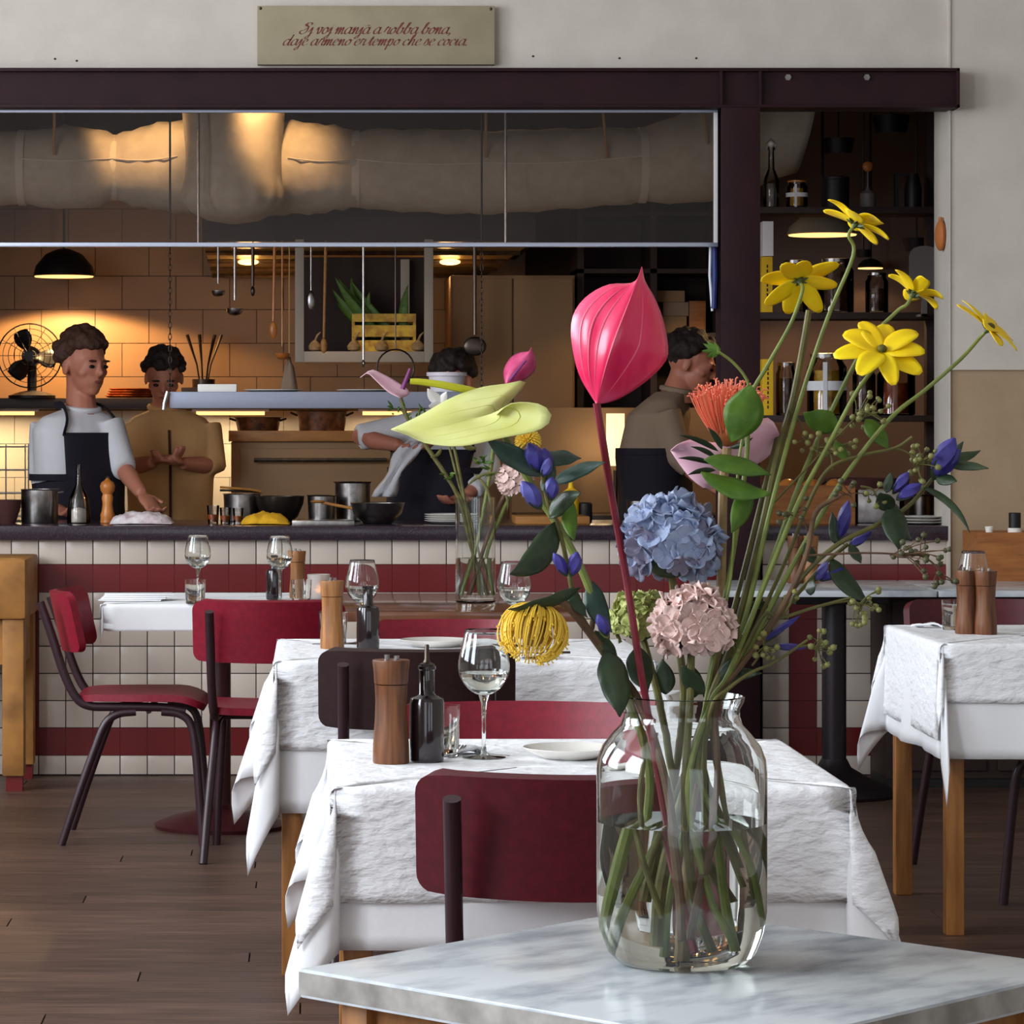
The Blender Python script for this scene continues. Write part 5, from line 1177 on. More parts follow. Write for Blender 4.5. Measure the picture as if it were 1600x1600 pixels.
# ---- rail with hanging ladles
RY = 12.9; rz_ = H-(384-670)*RY/F; ra = thing('utensil_rail', 'thin steel rail behind the glass edge from which ladles hang', 'rail', P(560, 384, RY))
MB().tube([P(300, 384, RY), P(800, 384, RY)], .008, 8).build('bar', 'steel', ra)
for x in (310, 790): MB().tube([P(x, 384, RY), (P(x, 0, RY).x, RY, 3.3)], .006, 8).build('hanger', 'steel', ra)
def ladle(label, x, yb, rb, m, wire=2.2, kind='ladle', Y=RY-.02, tilt=0):
    t = thing('ladle', label, 'kitchen tool', P(x, yb, Y), 0, 'hanging kitchen tools'); s = Y/F; top = P(x-tilt, 381, Y); bot = P(x, yb-rb, Y)
    MB().tube([top+Vector((0, .012, -.002)), top+Vector((0, .016, .012)), top+Vector((0, .03, .012)), top+Vector((0, .036, -.004))], .003, 6).build('hook', m, t)
    MB().tube([top+Vector((0, .012, 0)), bot], [wire*s, wire*s*.8], 8).build('handle', m, t)
    c = P(x, yb, Y); R_ = rb*s
    if kind == 'ladle': MB().lathe([(R_, 0), (R_*.95, -R_*.45), (R_*.6, -R_*.8), (.001, -R_*.9), (.001, -R_*.82), (R_*.55, -R_*.72), (R_*.87, -R_*.4), (R_*.92, 0)], 20, c).build('bowl', m, t)
    elif kind == 'disc': MB().ell(c, (R_, .008, R_*.85), 20, 8).build('disc', m, t)
    elif kind == 'ring': MB().tube([c+Vector((R_*math.cos(a*PI/12), 0, R_*math.sin(a*PI/12))) for a in range(25)], .004, 6, caps=False).build('ring', m, t)
    else: MB().ell(c, (R_*.45, .01, R_), 12, 8).build('blade', m, t)
ladle('small steel ladle hanging leftmost from the rail', 341, 454, 11, 'steel', 2)
ladle('long bright steel ladle hanging second from the left', 367, 482, 13, 'steel', 2.6)
ladle('short hanging steel spoon, third from the left on the rail', 395, 455, 8, 'steel_dark', 3, 'spoon')
ladle('hanging brass spoon lit golden, fourth from the left on the rail', 427, 516, 14, 'mill_turned', 2.4, 'spoon', tilt=-2)
ladle('hanging brass ladle lit golden, low beside the rack frame', 441, 552, 11, 'mill_turned', 1.6)
ladle('hanging wooden spatula in front of the crate rack, left', 506, 540, 12, 'wood_board', 2.6, 'spoon', tilt=-3)
ladle('hanging balloon whisk in front of the crate rack, left', 486, 470, 16, 'steel', 1.4, 'spoon')
ladle('hanging long skewer with white tip in the middle of the rack', 568, 568, 6, 'steel', 2.2, 'spoon')
ladle('hanging wire ring strainer in front of the rack, right', 618, 575, 29, 'steel_dark', 1.3, 'ring')
ladle('flat dark round skimmer hanging right of the rack', 742, 541, 18, 'steel_dark', 3.2, 'disc')
# hanging scarf-like cloth left of the rack
g = [[P(440+(14 if i > 1 else 6)*(j/4-.5)*2*(.3+.7*i/7)+12, 558+54*i/7, RY)+Vector((0, .012*math.sin(j*2.1), 0)) for j in range(5)] for i in range(8)]
t = thing('hanging_towel', 'small brown towel hanging left of the rack frame', 'towel', P(452, 558, RY)); MB().sheet(g, .004).build('cloth', 'shirt_taupe', t, sharp=180); MB().tube([P(452, 384, RY), P(452, 562, RY)], .003, 6).build('loop', 'rope', t)
# ---- pass shelf on chains
SYp = 11.95; z1 = H-(612-670)*SYp/F; z0 = H-(638-670)*SYp/F; xa, xb = (265-PX)*SYp/F, (762-PX)*SYp/F
ps_ = thing('pass_shelf', 'grey metal shelf hanging on chains above the kitchen pass', 'shelf', ((xa+xb)/2, 12.1, z0))
MB().box(xa, xb, SYp, SYp+.30, z0, z1, .003).build('board', 'shelf_metal', ps_)
for x in (262, 757):
    p = P(x, 610, SYp); X_ = p.x+(.008 if x < 300 else -.01)
    for i in range(26): MB().tube([(X_+(.006 if i % 2 else 0)*math.cos(a*PI/4), SYp+.02+(0 if i % 2 else .006)*math.cos(a*PI/4), z1+.012+i*.022+.014*math.sin(a*PI/4)) for a in range(9)], .002, 5, caps=False).build('chain_link', 'steel_dark', ps_)
    MB().tube([(X_, SYp+.02, z1+.58), (X_, SYp+.02, 3.3)], .004, 8).build('hanger_rod', 'black_iron', ps_)
MB().tube([P(262, 612, SYp-.01), P(257, 630, SYp-.015), P(256, 640, SYp-.015)], .008, 8).build('hook', 'steel', ps_)
o = MB().box(-.075, .075, -.06, .06, 0, .030, .004).build('butter_box', 'porcelain'); o.location = (P(340, 0, 12.08).x, 12.08, z1); tag(o, 'small pale block standing on the hanging shelf, left', 'box')
for i in range(2):
    o = MB().lathe([(.07, 0), (.12, .007), (.121, .009), (.07, .004), (.001, .003)], 28).build('flat_plate', 'porcelain'); o.location = (P((330, 575)[i], 0, 12.1).x, 12.1, z1+.0003); tag(o, 'white plate on the hanging shelf, '+('beside the pale block' if i == 0 else 'above the bending chef'), 'plate', G5)
    if i == 0: o.location.x += .24
p = Vector((P(698, 0, 12.1).x, 12.1, z1)); t = thing('food_tub', 'white plastic food tub with lid on the hanging shelf', 'tub', p); mat('tub', rgb(216, 208, 214), .45)
MB().lathe([(.062, 0), (.070, .062), (.001, .062)], 24).build('tub', 'tub', t, world=False); MB().lathe([(.078, .062), (.078, .076), (.001, .078)], 24).build('lid', 'tub', t, world=False)
# ---- rack frame with crate and greens
FY = 13.555; rk = thing('rack_frame', 'pale grey metal rack frame under the hood holding a crate of greens', 'rack', P(570, 566, FY)); mat('rack_grey', rgb(172, 160, 146), .55)
def pbox(x0, x1, y0, y1, Y0, Y1, nm, m, par, ch=0): a, b = P(x0, y1, Y0), P(x1, y0, Y0); return MB().box(a.x, b.x, Y0, Y1, a.z, b.z, ch).build(nm, m, par, smooth=ch > 0)
pbox(461, 475, 374, 566, FY, FY+.04, 'post', 'rack_grey', rk, .003); pbox(663, 677, 374, 566, FY, FY+.04, 'post', 'rack_grey', rk, .003); pbox(475, 663, 549, 566, FY, FY+.36, 'shelf_board', 'rack_grey', rk, .003)
pbox(626, 640, 405, 548, FY+.30, FY+.34, 'rear_post', 'rack_grey', rk, .003); pbox(475, 663, 402, 549, FY+.36, FY+.38, 'back_panel', 'dark_wall', rk)
zs = H-(549-670)*FY/F
cb = P(600, 535, FY+.1); cr_ = thing('vegetable_crate', 'pale wooden crate of leeks on the rack under the hood', 'crate', (P(600, 0, FY+.1).x, FY+.1, zs))
a, b = P(550, 0, FY+.06).x, P(650, 0, FY+.06).x
for (u0, u1) in ((.0, .05), (.065, .115), (.13, .165)): MB().box(a, b, FY+.06, FY+.07, zs+u0, zs+u1).build('slat', 'lemon', cr_, smooth=False); MB().box(a, b, FY+.27, FY+.28, zs+u0, zs+u1).build('slat', 'lemon', cr_, smooth=False)
for x in (a, b-.012): MB().box(x, x+.012, FY+.07, FY+.27, zs, zs+.165).build('end_board', 'lemon', cr_, smooth=False)
rg = random.Random(5)
for i in range(9):
    p0_ = Vector((a+.05+(b-a-.1)*i/8, FY+.12+.1*rg.random(), zs+.06)); p1_ = p0_+Vector((rg.uniform(-.28, .03), rg.uniform(-.03, .06), rg.uniform(.14, .28))); o = leafm(p0_, p1_, .045, .1, .3, .2).build('leek', 'leaf_mid', sharp=180); recentre(o, p0_); tag(o, 'green leek leaf in the pale crate, '+('leftmost', 'second from the left', 'third from the left', 'fourth from the left', 'in the middle', 'fourth from the right', 'third from the right', 'second from the right', 'rightmost')[i], 'leek', 'leeks in the crate')
for i, (px_, lb) in enumerate(((492, 'left'), (553, 'middle'), (596, 'right'), (653, 'rightmost'))):
    p = Vector((P(px_, 0, FY+.05).x, FY+.045, zs)); t = thing('garlic_bulb', lb+' pale garlic bulb on the rack board before the crate', 'garlic', p, 0, 'garlic on the rack'); MB().lathe([(.004, 0), (.026, .008), (.030, .022), (.018, .04), (.006, .05)], 14).build('bulb', 'stem_beige', t, world=False); MB().tube([(0, 0, .045), (.01, 0, .07), (.025, 0, .085)], [.006, .005, .003], 6).build('stalk', 'stem_beige', t, world=False)
# ---- oven cabinet with board and pans
OY = 13.55; zo = H-(690-670)*OY/F; ov = thing('oven_cabinet', 'beige oven cabinet behind the pass carrying a thick wooden board', 'oven', P(455, 760, OY)); xa, xb = P(361, 0, OY).x, P(640, 0, OY).x
MB().box(xa, xb, OY, OY+.7, 0, zo, .006).build('body', 'beige_panel', ov); dr = MB().box(xa+.04, xb-.02, OY-.012, OY, .3, zo-.03, .004).build('door', 'beige_panel', ov); MB().tube([(xa+.1, OY-.04, zo-.08), (xb-.1, OY-.04, zo-.08)], .01, 8).build('handle', 'steel', dr)
zb = H-(673-670)*OY/F; o = MB().box(xa-.01, xb, OY-.03, OY+.55, zo+.0005, zb, .004).build('thick_board', 'wood_board'); recentre(o, (xa, OY, zo)); tag(o, 'thick wooden board lying on the oven cabinet', 'board')
for (px_, r, h_, lb) in ((403, 38, 20, 'shallow brown pan with a rim on the wooden board, left'), (503, 42, 30, 'deeper dark pan on the wooden board, right')):
    s = OY/F; c = Vector((P(px_, 0, OY+.2).x, OY+.2, zb)); t = thing('pan', lb, 'pan', c, 0, 'pans on the board'); r *= s; h_ *= s
    MB().lathe([(r*.85, 0), (r*.95, h_), (r*1.06, h_+.004), (r*.93, h_+.002), (r*.82, .004), (.001, .004)], 28).build('pan_body', 'preserve_brown', t, world=False)
    for sg_ in (-1, 1): MB().tube([(sg_*r*.92, -.03, h_*.8), (sg_*r*1.16, -.02, h_*.95), (sg_*r*1.16, .02, h_*.95), (sg_*r*.92, .03, h_*.8)], .005, 6).build('handle', 'steel_dark', t, world=False)
# ---- tall beige cabinet, dark shelving, back counter
CY = 14.2; tcb = thing('tall_cabinet', 'tall beige cabinet lit warm at the back of the kitchen', 'cabinet', P(795, 632, CY)); xa, xb = P(704, 0, CY).x, P(898, 0, CY).x
MB().box(xa, xb, CY, CY+.6, 0, 1.985, .004).build('body', 'beige_panel', tcb); MB().box(xa+.01, (xa+xb)/2-.004, CY-.016, CY, 1.38, 1.97, .003).build('door', 'beige_panel', tcb); MB().box((xa+xb)/2+.004, xb-.01, CY-.016, CY, 1.38, 1.97, .003).build('door', 'beige_panel', tcb); MB().box(xa+.01, xb-.01, CY-.016, CY, .1, 1.36, .003).build('door', 'beige_panel', tcb)
point('added_kitchen_light', P(790, 150, 13.75), 2.0, WARM, .08)  # extra light for the kitchen, added together with a bulb hidden behind the beam
bl = thing('added_bulb', 'small bare bulb added out of sight behind the beam as extra kitchen light', 'lamp', P(790, 135, 13.8)); MB().ell(P(790, 135, 13.8), .03, 12, 8).build('bulb', 'glow_warm', bl); MB().tube([P(790, 131, 13.8), (P(790, 0, 13.8).x, 13.8, 3.3)], .005, 6).build('cord', 'black', bl)
ds = thing('dark_shelving', 'dark shelving unit stacked with boxes behind the crimson anthurium', 'shelving', P(1010, 800, CY)); xa, xb = P(905, 0, CY).x, P(1135, 0, CY).x
for x in (xa, xb-.03, (xa+xb)/2): MB().box(x, x+.03, CY+.1, CY+.5, 0, 2.5).build('upright', 'door_dark', ds, smooth=False)
for y_ in (330, 420, 520, 640, 760): z = H-(y_-670)*(CY+.1)/F; MB().box(xa, xb, CY+.1, CY+.5, z-.02, z).build('shelf_board', 'door_dark', ds, smooth=False)
MB().box(xa, xb, CY+.5, CY+.52, 0, 2.5).build('back_panel', 'dark_wall', ds, smooth=False)
for i, (px_, y_, w_, h_, m, lb) in enumerate(((1050, 520, 46, 26, 'beige_panel', 'lower pale'), (1056, 494, 40, 22, 'shirt_taupe', 'middle taupe'), (1048, 472, 44, 18, 'beige_panel', 'upper pale'), (960, 520, 40, 40, 'door_dark', 'dark upright'), (1090, 520, 26, 50, 'wood_box', 'narrow brown'))):
    c = P(px_, y_, CY+.2); s = (CY+.2)/F; o = MB().box(-w_*s/2, w_*s/2, 0, .2, 0.0005, h_*s, .003).build('storage_box', m); o.location = c; tag(o, lb+' storage box on the dark shelving', 'box', 'boxes on the dark shelving')
bc = thing('back_counter', 'warm lit tiled ledge block behind the right-hand chef', 'counter', P(930, 800, 13.9)); xa, xb = P(800, 0, 13.9).x, P(1150, 0, 13.9).x; zb_ = H-(690-670)*13.9/F
MB().box(xa, xb, 13.9, 14.18, 0, H-(637-670)*13.9/F).build('upstand', 'beige_panel', bc, smooth=False); MB().box(xa, xb, 13.45, 13.898, 0, .92, .004).build('body', 'steel_dark', bc)
point('glowing_piece_light', P(925, 700, 13.75), .8, (1, .78, .5), .05)
t = thing('glowing_piece', 'small bright glowing panel behind the right-hand chef', 'lamp', P(962, 690, 13.8)); MB().box(P(948, 0, 13.8).x, P(976, 0, 13.8).x, 13.80, 13.83, P(0, 728, 13.8).z, P(0, 646, 13.8).z, .003).build('lit_panel', mat('glow_panel', rgb(255, 225, 160), .5, emit=(1, .78, .45, 1), estr=1.3), t); MB().tube([P(962, 735, 13.82), (P(962, 0, 13.82).x, 13.82, .92)], .01, 8).build('stand', 'steel_dark', t)  # a bright pale piece, built as a glowing panel with a point light beside
# ================================================================== ON THE WORKTOP
def ct(px_, Y=12.0, z=None): return Vector(((px_-PX)*Y/F, Y, CT if z is None else z))
S12 = 12.0/F
def turned(name, label, cat, loc, prof, m, part='body', group=None, seg=28, extra=()):
    t = thing(name, label, cat, loc, 0, group); MB().lathe(prof, seg).build(part, m, t, world=False)
    for nm, pr, mm in extra: MB().lathe(pr, seg).build(nm, mm, t, world=False)
    return t
t = turned('stock_pot', 'straight steel pot at the left end of the pass worktop', 'pot', ct(62), [(.068, 0), (.071, .004), (.071, .126), (.0745, .130), (.069, .130), (.067, .006), (.001, .006)], 'steel', 'pot_body')
MB().tube([(.07, -.02, .115), (.088, -.012, .118), (.088, .012, .118), (.07, .02, .115)], .004, 6).build('handle', 'steel', t, world=False)
t = turned('salt_flask', 'clear glass flask of white salt beside the steel pot', 'flask', ct(123, 11.95), [(.043, 0), (.045, .004), (.044, .05), (.036, .10), (.022, .128), (.012, .15), (.010, .22), (.012, .225), (.009, .225), (.009, .15), (.02, .126), (.042, .05), (.042, .004), (.001, .004)], 'jar_glass', 'flask')
MB().lathe([(.041, .005), (.041, .04), (.034, .052), (.001, .062)], 24).build('salt', 'porcelain', t, world=False)
turned('pepper_mill', 'turned golden wooden pepper mill on the pass worktop', 'pepper mill', ct(168, 11.95), [(.025, 0), (.028, .004), (.026, .022), (.028, .03), (.022, .05), (.019, .075), (.022, .098), (.018, .112), (.026, .125), (.029, .142), (.024, .156), (.012, .164), (.006, .172)], 'mill_turned', 'body', G2, extra=(('knob', [(.006, .171), (.008, .176), (.003, .182)], 'steel'),))
def heap(name, label, loc, w_, d_, h_, m, seed):
    g = []; rg = random.Random(seed)
    for i in range(23):
        row = []
        for j in range(13):
            u, v = i/11-1, j/6-1; e = max(0, 1-(abs(u)**2.6+abs(v)**2.6)); n_ = noise.noise(Vector((u*3+seed, v*2.4, seed)))*.5+noise.noise(Vector((u*8, v*6+seed, 2)))*.25
            row.append(Vector((u*w_/2*(1+.08*noise.noise(Vector((v*3, u, seed)))), v*d_/2*(1+.1*noise.noise(Vector((u*3, v, seed+4)))), .004+h_*(e**.6)*(.72+.6*n_)+.003*max(0, n_))))
        g.append(row)
    o = MB().sheet(g, .003).build(name, m, sharp=180); o.location = loc; tag(o, label, 'cloth', 'crumpled kitchen cloths'); return o
heap('kitchen_towel', 'crumpled white striped towel on the pass worktop', ct(222, 11.85), .235, .16, .055, 'striped_cloth', 3)
heap('kitchen_towel', 'crumpled yellow cloth on the pass worktop below the dark bowl', ct(415, 11.83), .18, .15, .05, 'yellow_cloth', 8)
for i, (px_, r, h_) in enumerate(((333, .024, .07), (352, .022, .062), (372, .021, .06))): turned('small_glass', ('left', 'middle', 'right')[i]+' one of three small glasses beside the yellow cloth', 'glass', ct(px_, 11.9), [(r*.8, 0), (r, h_), (r-.002, h_), (r*.75, .006), (.001, .006)], 'jar_glass', 'cup', 'small glasses on the pass', extra=(('drink', [(r*.72, .007), (r*.88, h_*.5), (.001, h_*.5)], 'amber'),))
turned('sauce_pan', 'dark steel pan behind the three small glasses', 'pan', ct(378, 12.2), [(.06, 0), (.068, .004), (.072, .105), (.076, .108), (.07, .106), (.064, .006), (.001, .006)], 'steel', 'pan_body')
t = thing('tongs', 'long steel tongs laid across the dark pan', 'tongs', ct(372, 12.2, CT+.112)); MB().tube([(-.07, -.02, .01), (.05, .0, .006), (.09, .01, .0)], .005, 6).build('arm', 'steel', t, world=False); MB().tube([(-.07, -.02, .022), (.05, -.01, .012), (.09, .0, .004)], .005, 6).build('arm', 'wood_board', t, world=False)
turned('mixing_bowl', 'dark bowl behind the yellow cloth on the pass', 'bowl', ct(437, 12.15), [(.045, 0), (.07, .02), (.092, .07), (.096, .10), (.092, .10), (.066, .024), (.001, .01)], 'steel_dark', 'bowl', 'mixing bowls')
turned('steel_tin', 'small steel tin beside the dark bowl on the pass', 'tin', ct(503, 12.12), [(.045, 0), (.052, .004), (.056, .10), (.060, .104), (.05, .10), (.046, .006), (.001, .006)], 'steel', 'tin_body', 'steel tins')
turned('steel_tin', 'taller steel tin behind the large bowl on the pass', 'tin', ct(551, 12.25), [(.062, 0), (.066, .004), (.070, .148), (.076, .154), (.066, .15), (.06, .006), (.001, .006)], 'steel', 'tin_body', 'steel tins')
turned('mixing_bowl', 'large shiny steel bowl at the front of the pass worktop', 'bowl', ct(590, 11.9), [(.05, 0), (.06, .004), (.092, .04), (.102, .076), (.105, .080), (.100, .078), (.088, .04), (.055, .01), (.001, .008)], 'steel', 'bowl', 'mixing bowls')
t = thing('wooden_spoon', 'wooden spoon resting on the worktop left of the large bowl', 'spoon', ct(515, 11.95)); MB().tube([(-.03, 0, .08), (.10, -.02, .055)], .006, 8).build('handle', 'wood_board', t, world=False); MB().ell((-.045, 0, .083), (.03, .018, .006), 12, 6).build('bowl', 'wood_board', t, world=False)
for i in range(4):
    o = MB().lathe([(.05, 0), (.08, .004), (.104, .012), (.105, .014), (.07, .007), (.001, .005)], 32).build('stacked_plate', 'porcelain'); o.location = ct(706, 11.9)+Vector((0, 0, .008*i)); tag(o, ('lowest', 'second', 'third', 'topmost')[i]+' plate of the white stack right of the large bowl', 'plate', 'plate stack on the pass')
o = MB().box(-.20, .20, -.14, .14, 0, .018, .003).build('steel_tray', 'steel'); o.location = ct(500, 11.82)+Vector((0, .02, .0)); o.scale = (.9, .7, 1); tag(o, 'flat steel tray on the worktop between yellow cloth and large bowl', 'tray')
o.location = ct(505, 11.80); o.scale = (.58, .7, 1)
for i, (px_, r) in enumerate(((12, .05), (-30, .06))): turned('dark_bowl', ('dark red bowl at the left frame edge on the worktop', 'dark bowl just outside the left frame edge')[i], 'bowl', ct(px_, 11.95), [(r*.6, 0), (r, .06), (r*1.05, .09), (r, .09), (r*.55, .006), (.001, .006)], 'apron_brown', 'bowl', 'mixing bowls')
t = thing('wire_basket', 'steel wire basket on the worktop at the left edge, behind the bowls', 'basket', ct(18, 12.25)); 
for z in (.02, .11, .20, .29): MB().tube([(-.09, -.07, z), (.06, -.07, z), (.06, .07, z), (-.09, .07, z), (-.09, -.07, z)], .003, 6).build('wire', 'steel', t, world=False)
for (x, y_) in ((-.09, -.07), (.06, -.07), (.06, .07), (-.09, .07), (-.015, -.07)): MB().tube([(x, y_, 0), (x, y_, .30)], .003, 6).build('wire', 'steel', t, world=False)
MB().box(-.09, .06, -.07, .07, .0, .006).build('floor_plate', 'steel_dark', t, world=False)
turned('sauce_bottle', 'yellow squeeze bottle on the worktop right of the slim vase flowers', 'bottle', ct(892, 12.2), [(.03, 0), (.032, .004), (.032, .115), (.012, .13), (.006, .16), (.003, .165)], 'yellow_card', 'bottle')
turned('dark_jar', 'small dark jar beside the yellow squeeze bottle', 'jar', ct(915, 12.2), [(.024, 0), (.026, .004), (.026, .07), (.02, .075)], 'black', 'jar')
turned('steel_tin', 'round steel tin on the worktop before the right-hand chef', 'tin', ct(1000, 12.2), [(.045, 0), (.05, .004), (.052, .08), (.056, .083), (.048, .08), (.044, .006), (.001, .006)], 'steel', 'tin_body', 'steel tins')
o = MB().box(-.14, .14, -.12, .12, 0, .03, .004).build('cutting_board', 'wood_board'); o.location = ct(860, 11.95); tag(o, 'wooden cutting board on the worktop below the gentian flowers', 'board')
# right worktop
t = thing('bread_box', 'open wooden box of bread on the short worktop', 'box', ct(1268, 12.0)); b0, b1_, hh = -.155, .15, .145
MB().box(b0, b1_, -.10, -.088, .0, hh).build('front_board', 'wood_box', t, world=False, smooth=False); MB().box(b0, b1_, .088, .10, 0, hh).build('back_board', 'wood_box', t, world=False, smooth=False)
for x in (b0, b1_-.012): MB().box(x, x+.012, -.088, .088, 0, hh).build('end_board', 'wood_box', t, world=False, smooth=False)
MB().box(b0+.012, b1_-.012, -.088, .088, 0, .012).build('bottom', 'wood_box', t, world=False, smooth=False)
for i in range(3):
    o = MB().ell((0, 0, 0), (.045, .06, .05), 16, 10).build('bread_loaf', 'mill_turned'); o.location = ct(1268, 12.0)+Vector((-.09+.09*i, 0, .065+.055)); tag(o, ('left', 'middle', 'right')[i]+' round loaf in the open wooden box', 'bread', 'loaves in the box')
o = MB().box(-.08, .08, -.07, .07, 0, .13, .006).build('steel_bin', 'steel'); o.location = ct(1368, 12.0); tag(o, 'square steel bin right of the bread box', 'bin')
turned('stock_pot', 'small steel pot at the right end of the short worktop', 'pot', ct(1436, 12.15), [(.05, 0), (.055, .004), (.056, .10), (.06, .104), (.052, .10), (.05, .006), (.001, .006)], 'steel', 'pot_body')
for i in range(3):
    o = MB().lathe([(.04, 0), (.085, .009), (.086, .011), (.05, .005), (.001, .004)], 28).build('stacked_plate', 'porcelain'); o.location = ct(1440, 11.8)+Vector((0, 0, .011*i)); tag(o, ('lowest', 'middle', 'topmost')[i]+' white plate of the small stack at the worktop end', 'plate', 'plates on the short worktop')
# ================================================================== SHELVES WITH JARS, RIGHT OPENING
RYs = 12.62; rs0, rs1 = P(1150, 0, RYs).x, P(1475, 0, RYs).x
rw = thing('jar_rack', 'dark open rack of shelves with jars right of the steel column', 'shelf', ((rs0+rs1)/2, RYs+.15, CT-.1)); SHZ = {}
for nm, y_ in (('a', 323), ('b', 488), ('c', 649)):
    z = H-(y_-670)*RYs/F; SHZ[nm] = z; MB().box(rs0, rs1, RYs, RYs+.26, z-.026, z, .002).build('shelf_board', 'door_dark', rw)
for x in (rs0, rs1-.03): MB().box(x, x+.03, RYs+.2, RYs+.26, .0, 2.6).build('upright', 'door_dark', rw, smooth=False)
kp = struct(MB().box(P(1188, 0, 13.3).x, 4.4, 14.55, 14.6, 0, 3.3).build('wall_kitchen_partition', 'partition', smooth=False))
def sh(px_, k_, dy=.10): return Vector(((px_-PX)*(RYs+dy)/F, RYs+dy, SHZ[k_]))
sj = RYs/F
def jar(label, px_, k_, rpx, hpx, fill, fh, lidm='steel', lab=False, name='preserve_jar', dy=.10):
    r, h_ = rpx*sj, hpx*sj; t = thing(name, label, 'jar', sh(px_, k_, dy), 0, 'jars on the rack')
    MB().lathe([(r*.9, 0), (r, .006), (r, h_*.78), (r*.8, h_*.87), (r*.8, h_*.93), (r*.77, h_*.93), (r*.77, h_*.87), (r*.965, h_*.77), (r*.965, .008), (.001, .006)], 28).build('glass_body', 'jar_glass', t, world=False)
    MB().lathe([(r*.93, .009), (r*.95, .012), (r*.95, h_*fh), (.001, h_*fh+.002)], 24).build('contents', fill, t, world=False)
    MB().lathe([(r*.84, h_*.93), (r*.85, h_*.99), (r*.6, h_), (.001, h_)], 24).build('lid', lidm, t, world=False)
    if lab:
        rings_ = [[(r*1.012*math.cos(a), r*1.012*math.sin(a), z) for a in [2*PI*j/24 for j in range(24)]] for z in (h_*.40, h_*.55)]
        MB().rings(rings_, caps=False).build('paper_band', 'paper_white', t, world=False); MB().box(-r*.35, -r*.15, -r*1.03, -r*.9, h_*.02, h_*.85).build('paper_strip', 'paper_white', t, world=False)
    return t
p = sh(1205, 'a'); t = thing('swing_top_bottle', 'tall clear swing-top bottle at the left end of the top shelf', 'bottle', p)
MB().lathe([(.030, 0), (.032, .004), (.032, .11), (.026, .13), (.013, .16), (.011, .235), (.014, .24), (.014, .25), (.009, .25), (.009, .16), (.029, .11), (.029, .006), (.001, .006)], 24).build('glass_body', 'jar_glass', t, world=False); MB().ell((0, 0, .262), (.014, .014, .012), 12, 8).build('stopper', 'porcelain', t, world=False); MB().tube([(-.014, 0, .235), (-.022, 0, .262), (0, 0, .282), (.022, 0, .262), (.014, 0, .235)], .002, 6).build('wire_clip', 'steel', t, world=False)
MB().lathe([(.0285, .007), (.0285, .10), (.001, .10)], 20).build('contents', 'grey_plastic', t, world=False)
jar('jar of golden preserve with a paper label on the top shelf', 1245, 'a', 17, 44, 'lemon', .7, 'mill_turned', True)
def pot(label, px_, k_, rpx, hpx, m='black', name='dark_canister', dy=.12):
    r, h_ = rpx*sj, hpx*sj; t = thing(name, label, 'canister', sh(px_, k_, dy), 0, 'dark canisters on the rack'); MB().lathe([(r*.9, 0), (r, .004), (r, h_*.86), (r*.95, h_*.87)], 20).build('body', m, t, world=False); MB().lathe([(r*1.05, h_*.87), (r*1.05, h_*.95), (r*.3, h_), (.001, h_)], 20).build('lid', m, t, world=False)
pot('dark wide canister on the top shelf beside the labelled jar', 1305, 'a', 22, 52)
t = thing('scale_weight', 'small dark bottle with thin tall neck on the top shelf', 'bottle', sh(1356, 'a'), 0); MB().lathe([(.030, 0), (.032, .004), (.032, .06), (.01, .075), (.004, .09), (.003, .16), (.001, .161)], 20).build('body', 'grey_plastic', t, world=False); MB().ell((0, 0, .17), (.022, .012, .022), 12, 8).build('round_top', 'mill_turned', t, world=False)
t = thing('coffee_grinder', 'dark grinder with upright frame at the right of the top shelf', 'grinder', sh(1415, 'a')); MB().box(-.045, -.03, -.02, .02, 0, .14).build('post', 'black', t, world=False, smooth=False); MB().lathe([(.035, 0), (.036, .08), (.022, .14)], 16, (.03, 0, 0)).build('body', 'black', t, world=False); MB().box(-.045, .03, -.012, .012, .13, .14).build('bar', 'black', t, world=False, smooth=False)
for i, (px_, py_, w_) in enumerate(((1310, 240, 26), (1392, 208, 30), (1432, 392, 22), (1349, 402, 13))):
    c = P(px_, py_, 13.3); t = thing('hanging_pan', ('dark pan hanging above the top shelf, left', 'dark pan hanging above the top shelf, right', 'dark pan hanging below the top shelf, right', 'small dark pan hanging below the top shelf, left')[i], 'pan', c, 0, 'hanging pans'); r = w_*13.3/F
    MB().lathe([(r*.8, 0), (r, r*.9), (r*.94, r*.9), (r*.75, .006), (.001, .006)], 20).build('pan_body', 'black', t, world=False); MB().tube([(0, 0, .006), (0, 0, 3.3-c.z)], .004, 6).build('hanging_rod', 'black', t, world=False)
jar('tall jar of pale nuts on the middle shelf behind the daisy', 1242, 'b', 20, 84, 'shirt_taupe', .75); jar('wide tall jar of brown beans on the middle shelf', 1306, 'b', 28, 86, 'preserve_brown', .75); jar('slim jar of dark grain on the middle shelf, right', 1370, 'b', 18, 64, 'preserve_brown', .6)
jar('narrow jar of green pickles on the lower shelf, left', 1228, 'c', 16, 84, 'preserve_brown', .7); jar('large jar of preserved lemons with a white paper band', 1292, 'c', 31, 98, 'lemon', .72, 'steel', True); jar('dark jar of plums on the lower shelf between lemons and amber', 1350, 'c', 18, 82, 'preserve_brown', .8); jar('wide jar of amber preserve at the right of the lower shelf', 1400, 'c', 30, 82, 'amber', .62)
